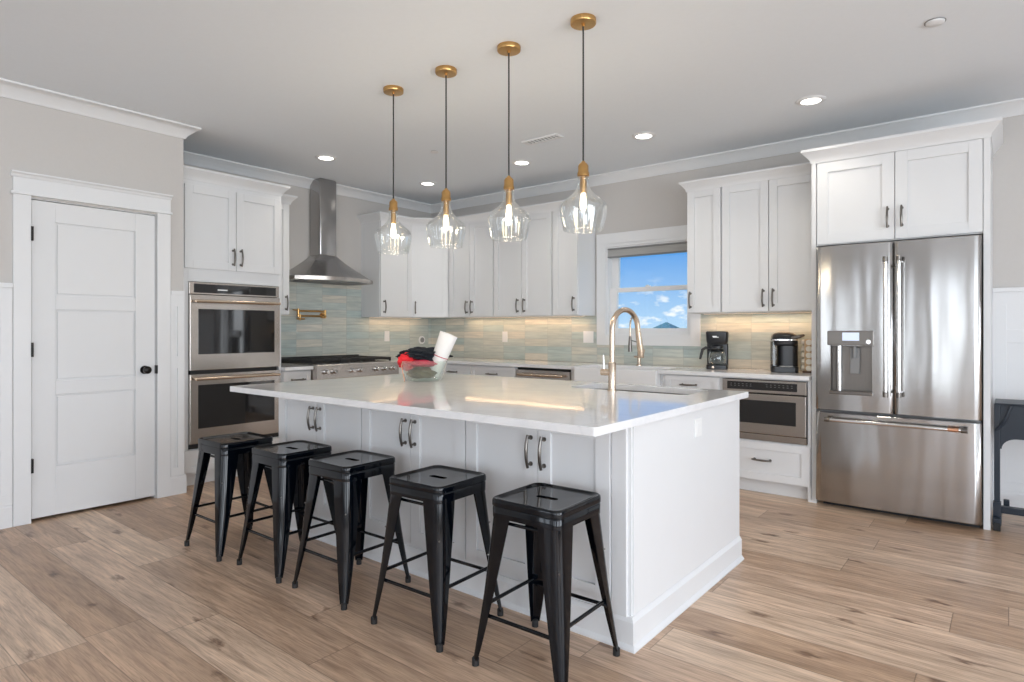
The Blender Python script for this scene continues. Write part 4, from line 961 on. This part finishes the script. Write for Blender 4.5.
st = [(-1.338, 1.880, 0.02, 'nearest black metal backless bar stool at the right end of the island'),
      (-1.886, 1.858, 0.03, 'second black metal bar stool counting from the right end of the island'),
      (-2.462, 1.852, 0.01, 'middle one of the five black metal bar stools at the island'),
      (-2.945, 1.832, 0.0, 'second black metal bar stool counting from the oven end of the island'),
      (-3.450, 1.790, 0.0, 'farthest black metal bar stool in front of the wall ovens')]
for i, (x_, y_, a_, lb) in enumerate(st):
    if i == 0: o = stool; o.location = (x_, y_, 0); o.rotation_euler = (0, 0, a_); o['label'] = lb
    else: dup(stool, (x_, y_, 0), lb, rotz=a_)

# ------------------------------------------------------------------ pendants
def make_pendant():
    t = thing('pendant_lamp', '', 'lamp', (0, 0, 0), 'glass pendants over the island')     # origin on the ceiling
    MB().lathe([(0, 0), (0.062, 0), (0.063, -0.004), (0.063, -0.022), (0.061, -0.0255), (0.058, -0.026), (0.0, -0.026)], seg=32).build('ceiling_canopy', M['brass'], t, smooth=True)
    MB().lathe([(0, -0.0262), (0.009, -0.0262), (0.009, -0.036), (0, -0.036)], seg=12).build('cord_grip', M['brass'], t, smooth=True)
    MB().tube([(0, 0, -0.03), (0, 0, -0.7020)], 0.0042, 8).build('cord', M['cord'], t, smooth=True)
    MB().lathe([(0, -0.6920), (0.007, -0.6940), (0.012, -0.7020), (0.020, -0.7080), (0.0255, -0.7180), (0.026, -0.7470), (0.029, -0.7520), (0.029, -0.7680), (0.024, -0.7700), (0.0, -0.7700)], seg=24).build('socket_cap', M['brass'], t, smooth=True)
    MB().lathe([(0, -0.7680), (0.015, -0.7680), (0.015, -0.7940), (0.017, -0.7960), (0.017, -0.8520), (0, -0.8520)], seg=20).build('lamp_socket', M['brass'], t, smooth=True)
    MB().lathe([(0, -0.8500), (0.010, -0.8520), (0.013, -0.8720), (0.016, -0.9020), (0.013, -0.9270), (0.006, -0.9390), (0, -0.9400)], seg=16).build('bulb', M['bulb'], t, smooth=True)
    gp = [(0.027, -0.7660), (0.0275, -0.7920), (0.0285, -0.8158), (0.037, -0.8372), (0.056, -0.8595), (0.082, -0.8800), (0.103, -0.8977), (0.112, -0.9135), (0.1135, -0.9274), (0.111, -0.9460), (0.106, -0.9739), (0.100, -1.0018), (0.094, -1.0297), (0.0925, -1.0344)]
    rip = lambda a, z: (0.022 * math.cos(12 * a) * min(1, max(0, (-z - 0.878) / 0.05)))
    MB().lathe(gp, seg=96, ripple=rip).build('glass_shade', M['pendant_glass'], t, smooth=True, solid=0.003)
    return t
pend = make_pendant()
pl = [(-1.632, 'nearest clear glass bottle shaped pendant lamp with brass cap, hanging rightmost'),
      (-2.100, 'second clear glass pendant lamp from the right over the island'),
      (-2.571, 'third clear glass pendant lamp from the right over the island'),
      (-3.035, 'farthest clear glass pendant lamp, leftmost over the island')]
for i, (x_, lb) in enumerate(pl):
    if i == 0: pend.location = (x_, 2.598, CEIL); pend['label'] = lb
    else: dup(pend, (x_, 2.598, CEIL), lb)
    l = bpy.data.lights.new('pendant_glow', 'POINT'); l.energy = 3; l.color = (1, 0.8, 0.55); l.shadow_soft_size = 0.03
    lo_ = bpy.data.objects.new('pendant_glow', l); lo_.location = (x_, 2.598, CEIL - 1.0); col.objects.link(lo_)

# ------------------------------------------------------------------ ceiling fittings
def make_down():
    t = thing('recessed_downlight', '', 'ceiling light', (0, 0, 0), 'recessed ceiling downlights')
    MB().lathe([(0.062, -0.002), (0.062, -0.010), (0.070, -0.012), (0.088, -0.006), (0.092, -0.001), (0.062, -0.001)], seg=36).build('trim_ring', M['trim'], t, smooth=True)
    MB().lathe([(0.0, -0.005), (0.063, -0.005), (0.063, -0.0015), (0, -0.0015)], seg=36).build('lens', M['lamp'], t, smooth=True)
    return t
dn = make_down()
dl_ = [(-1.03, 4.45, 'recessed ceiling downlight nearest the refrigerator cabinet'), (-2.235, 4.44, 'recessed ceiling downlight in front of the window, right of the nearest pendant'),
       (-3.455, 4.46, 'recessed ceiling downlight seen between the two nearest pendants'), (-4.71, 4.49, 'recessed ceiling downlight near the kitchen corner'), (-4.705, 3.26, 'recessed ceiling downlight close to the range hood chimney')]
for i, (x_, y_, lb) in enumerate(dl_):
    if i == 0: dn.location = (x_, y_, CEIL); dn['label'] = lb
    else: dup(dn, (x_, y_, CEIL), lb)
    l = bpy.data.lights.new('downlight_beam', 'SPOT'); l.energy = 12; l.color = (1, 0.93, 0.82); l.spot_size = math.radians(125); l.spot_blend = 0.8; l.shadow_soft_size = 0.06
    lo_ = bpy.data.objects.new('downlight_beam', l); lo_.location = (x_, y_, CEIL - 0.03); col.objects.link(lo_)
t = thing('air_vent', 'white rectangular air register in the ceiling beyond the pendants', 'vent', (-2.90, 4.02, CEIL))
MB().box(-3.08, -2.74, 3.97, 3.984, CEIL - 0.01, CEIL - .0005).box(-3.08, -2.74, 4.056, 4.07, CEIL - 0.01, CEIL - .0005).box(-3.08, -3.06, 3.984, 4.056, CEIL - 0.01, CEIL - .0005).box(-2.76, -2.74, 3.984, 4.056, CEIL - 0.01, CEIL - .0005).build('frame', M['trim'], t)
b = MB()
for i in range(9): b.box(-3.055 + i * 0.033, -3.045 + i * 0.033, 3.986, 4.054, CEIL - 0.009, CEIL - 0.001)
b.build('louvres', M['trim'], t); MB().box(-3.06, -2.76, 3.984, 4.056, CEIL - 0.002, CEIL - .0005).build('backing', M['brushed_vent'], t)
t = thing('smoke_detector', 'round white detector on the ceiling near the right edge', 'detector', (-0.29, 3.70, CEIL))
MB().lathe([(0, -0.012), (0.035, -0.012), (0.040, -0.009), (0.042, -0.0005), (0, -0.0005)], (-0.29, 3.70, CEIL), 28).build('cover', M['trim'], t, smooth=True)
MB().lathe([(0.0425, -0.004), (0.046, -0.004), (0.046, -0.0005), (0.0425, -0.0005)], (-0.29, 3.70, CEIL), 28).build('ring', M['brushed_vent'], t)
t = thing('sprinkler_cover', 'small round white sprinkler cover on ceiling between two pendant cords', 'sprinkler', (-3.83, 3.73, CEIL))
MB().lathe([(0, -0.008), (0.036, -0.008), (0.036, -0.005), (0, -0.005)], (-3.83, 3.73, CEIL), 24).build('cover', M['trim'], t)
MB().lathe([(0, -0.005), (0.03, -0.005), (0.03, -0.0005), (0, -0.0005)], (-3.83, 3.73, CEIL), 24).build('spacer', M['brushed_vent'], t)

# ------------------------------------------------------------------ under-cabinet lights
def strip(label, x0, x1, y0, y1, p):
    t = thing('under_cabinet_light', label, 'light', ((x0 + x1) / 2, (y0 + y1) / 2, UZ0), 'under cabinet light strips')
    MB().box(x0, x1, y0, y1, UZ0 - 0.006, UZ0 - 0.0005).build('housing', M['plate'], t)
    MB().box(x0 + .002, x1 - .002, y0 + .004, y1 - .004, UZ0 - 0.0068, UZ0 - 0.006).build('diffuser', M['led'], t)
    sx, sy = x1 - x0, y1 - y0
    area('strip_glow', ((x0 + x1) / 2, (y0 + y1) / 2, UZ0 - 0.011), (0, 0, 0), sx, sy, p, (1, 0.64, 0.36))
strip('warm light strip under the cabinets left of the window', -4.9, -3.3, 5.26, 5.285, 1.9)
strip('warm light strip under the cabinets above the coffee makers', -2.08, -1.14, 5.26, 5.285, 1.6)
strip('warm light strip under the single cabinet right of the range hood', -5.48, -5.455, 4.34, 5.1, 0.5)

# ------------------------------------------------------------------ outlets and switches on the tile
def outlet(fr, a, c, w_, label, two=False):
    o_ = fr(a, 0, c)
    t = thing('outlet', label, 'outlet', tuple(o_), 'white outlets on the tile')
    MB(fr).box(a - w_ / 2, a + w_ / 2, 0, 0.005, c - 0.058, c + 0.058, 0.0015).build('plate', M['plate'], t)
    for q in ((-w_ / 4, w_ / 4) if two else (0,)):
        MB(fr).box(a + q - 0.016, a + q + 0.016, 0.005, 0.008, c - 0.033, c + 0.033, 0.001).build('socket', M['plate'], t)
TB, TL = BACK(BW - .008), LEFT(RXW + .008)
outlet(TB, -4.38, 1.145, 0.072, 'single white outlet on back tile under the cabinets left of the dishwasher')
outlet(TB, -3.30, 1.15, 0.118, 'double white switch plate on back tile beside the window casing', True)
outlet(TL, 4.655, 1.15, 0.072, 'white outlet on the side tile right of the range')
t = thing('round_switch', 'small round white switch plate on the side tile near the corner', 'switch', (RXW + .01, 5.19, 1.10))
MB(TL).tube([(5.19, 0.0, 1.10), (5.19, 0.012, 1.10)], 0.048, 24).build('plate', M['plate'], t, smooth=True)
MB(TL).tube([(5.19, 0.012, 1.10), (5.19, 0.02, 1.10)], 0.030, 24).build('dial', M['brushed_vent'], t, smooth=True)

# ------------------------------------------------------------------ things on the counters
# drip coffee maker
t = thing('coffee_maker', 'black drip coffee maker with glass carafe on the back counter', 'coffee maker', (-1.925, 5.17, 0.895))
cx, cy, cz = -1.925, 5.17, 0.895
th = math.radians(18)
fc = Fr((cx, cy, cz), (math.cos(th), math.sin(th), 0), (math.sin(th), -math.cos(th), 0))
def rr_(fr, a0, a1, b0, b1, r_): return rrect(a0, a1, b0, b1, r_, 4)
MB(fc).prism(rrect(-0.085, 0.085, -0.09, 0.10, 0.025), 0.0, 0.035).build('base', M['black_plastic'], t, smooth=True, bevel=0.003)
MB(fc).prism(rrect(-0.085, 0.085, -0.09, -0.03, 0.015), 0.035, 0.21).build('water_tank', M['black_plastic'], t, smooth=True)
rings = [[(a * k_, b_ * k_ if b_ > 0 else b_, z) for a, b_ in rrect(-0.085, 0.085, -0.09, 0.085, 0.03)] for k_, z in ((0.86, 0.205), (0.95, 0.215), (1.0, 0.235), (1.06, 0.300), (1.06, 0.306), (0.98, 0.314))]
MB(fc).loft(rings).build('filter_housing', M['black_plastic'], t, smooth=True)
MB(fc).box(-0.03, 0.015, 0.0885, 0.0905, 0.262, 0.268).box(-0.035, 0.0, 0.0885, 0.0905, 0.268, 0.276).build('logo', M['plate'], t)
ca = MB(fc).lathe([(0.0, 0.038), (0.058, 0.038), (0.066, 0.05), (0.070, 0.085), (0.066, 0.12), (0.055, 0.150), (0.046, 0.165), (0.048, 0.175)], (0, 0.035, 0), 28).build('carafe', M['bowl_glass'], t, smooth=True)
MB(fc).lathe([(0.0, 0.175), (0.051, 0.175), (0.050, 0.19), (0.03, 0.197), (0, 0.197)], (0, 0.035, 0), 24).build('carafe_lid', M['black_plastic'], ca, smooth=True)
MB(fc).lathe([(0.068, 0.15), (0.0535, 0.1535), (0.056, 0.163), (0.050, 0.165)], (0, 0.035, 0), 24).build('carafe_band', M['black_plastic'], ca, smooth=True)
MB(fc).tube([(-0.045, 0.045, 0.17), (-0.09, 0.055, 0.178), (-0.115, 0.06, 0.16), (-0.125, 0.062, 0.12), (-0.135, 0.064, 0.08)], [0.010, 0.012, 0.013, 0.012, 0.009], 10).build('carafe_handle', M['black_plastic'], ca, smooth=True)
MB(fc).tube([(-0.03, 0.098, 0.018), (-0.03, 0.104, 0.018)], 0.010, 14).build('switch', M['champagne'], t, smooth=True)
# pod coffee machine
t = thing('pod_coffee_machine', 'black single serve pod coffee machine near the refrigerator', 'coffee maker', (-1.37, 5.13, 0.895))
cx, cy = -1.385, 5.13
fc = Fr((cx, cy, cz), (math.cos(th), math.sin(th), 0), (math.sin(th), -math.cos(th), 0))
MB(fc).prism(rrect(-0.095, 0.10, -0.14, 0.14, 0.03), 0, 0.045).build('base', M['black_plastic'], t, smooth=True, bevel=0.003)
MB(fc).prism(rrect(-0.045, 0.10, -0.14, 0.07, 0.04), 0.045, 0.24).build('column', M['black_plastic'], t, smooth=True)
MB(fc).prism(rrect(-0.093, -0.047, -0.13, 0.09, 0.012), 0.045, 0.235).build('water_tank', M['smoke_glass'], t, smooth=True)
rings = []
for k_, z, lf in ((0.90, 0.205, 0), (1.0, 0.215, 0), (1.02, 0.245, 0)):
    rings.append([(a * k_, b_ * k_, z) for a, b_ in rrect(-0.075, 0.095, -0.12, 0.125, 0.05)])
MB(fc).loft(rings).build('brew_head', M['black_plastic'], t, smooth=True)
MB(fc).prism(rrect(-0.096, 0.098, -0.128, 0.132, 0.05), 0.245, 0.254).build('trim_band', M['chrome'], t, smooth=True)
rings = []
for k_, z in ((1.0, 0.254), (0.98, 0.272), (0.90, 0.290), (0.72, 0.303), (0.4, 0.310)):
    rings.append([(a * k_, b_ * k_, z) for a, b_ in rrect(-0.09, 0.095, -0.125, 0.128, 0.055)])
MB(fc).loft(rings).build('lid', M['black_plastic'], t, smooth=True)
MB(fc).tube([(0.05, 0.12, 0.262), (0.105, 0.13, 0.275), (0.135, 0.10, 0.284)], [0.012, 0.014, 0.01], 10).build('lid_handle', M['handle'], t, smooth=True)
MB(fc).box(-0.035, 0.06, 0.07, 0.13, 0.045, 0.05).build('drip_tray', M['handle'], t)
# pod rack
t = thing('pod_holder', 'light wooden pod organizer beside the pod coffee machine', 'organizer', (-1.19, 5.16, 0.895))
MB().box(-1.235, -1.125, 5.08, 5.25, cz, cz + 0.012).build('base', M['coffee'], t)
b = MB().box(-1.225, -1.135, 5.09, 5.24, cz + 0.012, cz + 0.255, 0.004)
b.build('column', M['wood_light'], t)
for i in range(5):
    z_ = cz + 0.035 + i * 0.049
    MB().tube([(-1.225, 5.13, z_), (-1.245, 5.12, z_), (-1.248, 5.12, z_)], [0.021, 0.021, 0.018], 14).build('pod', M['cream'], t, smooth=True)
    MB().tube([(-1.19, 5.09, z_), (-1.19, 5.075, z_)], 0.021, 14).build('pod', M['cream'], t, smooth=True)

# glass bowl on the island with cloths and a rolled paper
bx, by, bz = -2.97, 2.80, TOP1
t = tag(MB().lathe([(0.0, 0.006), (0.098, 0.006), (0.110, 0.016), (0.122, 0.045), (0.136, 0.090), (0.146, 0.125), (0.150, 0.130), (0.154, 0.128), (0.152, 0.122), (0.141, 0.088), (0.128, 0.044), (0.116, 0.012), (0.104, 0.001), (0.0, 0.001)], (bx, by, bz), 48).build('glass_bowl', M['bowl_glass'], smooth=True), 'clear glass bowl full of cloths on the island countertop', 'bowl')
def blob(name, label, cat, material, c, s, seed, amp=0.25, freq=3.0, flat=None, rz=0.0):
    rnd = random.Random(seed); ph = [(rnd.uniform(0, 6.28), rnd.uniform(0, 6.28), rnd.uniform(0, 6.28)) for _ in range(4)]
    bm = bmesh.new(); bmesh.ops.create_icosphere(bm, subdivisions=5, radius=1.0)
    for v in bm.verts:
        p = v.co.copy(); d = 0
        for k_, q in enumerate(ph):
            fq = freq * (1 + k_ * 0.8); d += math.sin(p.x * fq + q[0]) * math.sin(p.y * fq * 1.2 + q[1] + p.z * 2) * math.sin(p.z * fq + q[2]) / (1 + k_ * 0.6)
        d = abs(d) ** 0.7 * (1 if d > 0 else -1)
        p *= 1 + amp * d
        if flat is not None: p.z = max(p.z, flat)
        x, y = p.x * s[0], p.y * s[1]
        v.co = Vector((c[0] + x * math.cos(rz) - y * math.sin(rz), c[1] + x * math.sin(rz) + y * math.cos(rz), c[2] + p.z * s[2]))
    me = bpy.data.meshes.new(name); bm.to_mesh(me); bm.free(); me.materials.append(material)
    for p in me.polygons: p.use_smooth = True
    o = bpy.data.objects.new(name, me); col.objects.link(o)
    return tag(o, label, cat)
blob('folded_cloth', 'olive striped cloth at the bottom of the glass bowl', 'cloth', M['olive_cloth'], (bx - 0.015, by - 0.005, bz + 0.055), (0.098, 0.098, 0.044), 3, 0.12)
blob('folded_cloth', 'crimson cloth in the glass bowl under the black cloth', 'cloth', M['crimson'], (bx + 0.01, by - 0.015, bz + 0.112), (0.092, 0.10, 0.024), 5, 0.12)
blob('knit_cloth', 'crumpled black cloth piled on top of the glass bowl', 'cloth', M['black_cloth'], (bx - 0.015, by + 0.015, bz + 0.166), (0.140, 0.085, 0.042), 11, 0.30, 5.0, rz=math.radians(38))
rb = blob('bandana', 'bright red bandana hanging over the left rim of the glass bowl', 'cloth', M['red'], (bx - 0.065, by - 0.085, bz + 0.122), (0.060, 0.045, 0.052), 21, 0.22, 3.5, rz=0.6)
# string hanging from the bandana down the outside of the bowl
b = MB().tube([(bx - 0.055, by - 0.135, bz + 0.125), (bx - 0.05, by - 0.150, bz + 0.10), (bx - 0.045, by - 0.140, bz + 0.05), (bx - 0.04, by - 0.132, bz + 0.012), (bx - 0.02, by - 0.150, bz + 0.004)], 0.003, 6)
tag(b.build('string', M['copper'], smooth=True), 'thin orange string hanging down the front of the glass bowl', 'string')
# rolled white paper leaning in the bowl
t = thing('paper_roll', 'white rolled wrap with a thin red line leaning in the glass bowl', 'roll', (bx + 0.07, by + 0.05, bz + 0.01))
p0 = Vector((bx + 0.045, by + 0.035, bz + 0.035)); p1 = Vector((bx + 0.130, by + 0.095, bz + 0.300))
dd = (p1 - p0)
b = MB().tube([tuple(p0), tuple(p0 + dd * 0.5), tuple(p1)], [0.036, 0.052, 0.060], 24, caps=False).tube([tuple(p0), tuple(p0 + dd * 0.5), tuple(p1)], [0.030, 0.046, 0.054], 24, caps=False)
b.build('wrap', M['paper'], t, smooth=True)
q = p0 + dd * 0.45
MB().tube([tuple(q), tuple(q + dd * 0.018)], [0.0517, 0.0522], 24, caps=False).build('red_line', M['crimson'], t, smooth=True)
MB().tube([tuple(p0 + dd * 0.05), tuple(p1 - dd * 0.03)], [0.025, 0.036], 16, caps=True).build('inner_roll', M['paper'], t, smooth=True)

# ------------------------------------------------------------------ folding cart at the right edge
t = thing('folding_stand', 'dark blue grey metal folding stand beside the refrigerator, cut by the photo edge', 'stand', (0.25, 4.86, 0))
y0, y1 = 4.86, 4.895
f = Fr((-0.027, 4.86, -0.0), (1, 0, 0), (0, 1, 0))
MB(f).box(-0.052, -0.022, 0, 0.035, 0.05, 0.765, 0.004).build('post', M['navy'], t)
MB(f).box(0.52, 0.55, 0, 0.035, 0.05, 0.765, 0.004).build('post', M['navy'], t)
arch = [(-0.022, 0.76), (-0.022, 0.49)]
for i in range(9):
    a = PI - PI / 2 * i / 8; arch.append((0.06 + 0.075 * math.cos(a) - 0.0, 0.49 + 0.065 * math.sin(a)))
for i in range(9):
    a = PI / 2 - PI / 2 * i / 8; arch.append((0.44 + 0.075 * math.cos(a), 0.49 + 0.065 * math.sin(a)))
arch += [(0.52, 0.49), (0.52, 0.76)]
MB(f).faceprism(arch, 0.004, 0.03).build('top_panel', M['navy'], t, bevel=0.002)
b = MB(f).box(-0.05, 0.55, -0.02, 0.30, 0.762, 0.772, 0.003); b.build('table_top', M['navy'], t)
MB(f).tube([(0.03, -0.006, 0.755), (0.0, -0.010, 0.66), (-0.045, -0.004, 0.60)], 0.008, 8).build('strap', M['navy'], t, smooth=True)
MB(f).box(-0.02, 0.52, 0.0, 0.05, 0.095, 0.135, 0.004).build('crossbar', M['navy'], t)
for x_ in (-0.037, 0.535):
    MB(f).box(x_ - 0.022, x_ + 0.022, -0.07, 0.17, 0.03, 0.075, 0.006).box(x_ - 0.02, x_ + 0.02, -0.02, 0.055, 0.075, 0.16, 0.004).build('foot_bar', M['navy'], t)
    for b_ in (-0.06, 0.155): MB(f).box(x_ - 0.018, x_ + 0.018, b_ - 0.015, b_ + 0.02, 0.0, 0.05, 0.004).build('foot', M['rubber'], t)
    MB(f).box(x_ + 0.03, x_ + 0.06, 0.10, 0.13, 0.075, 0.16, 0.004).build('latch', M['navy'], t)

for o in bpy.data.objects:
    if '_o' in o: del o['_o']
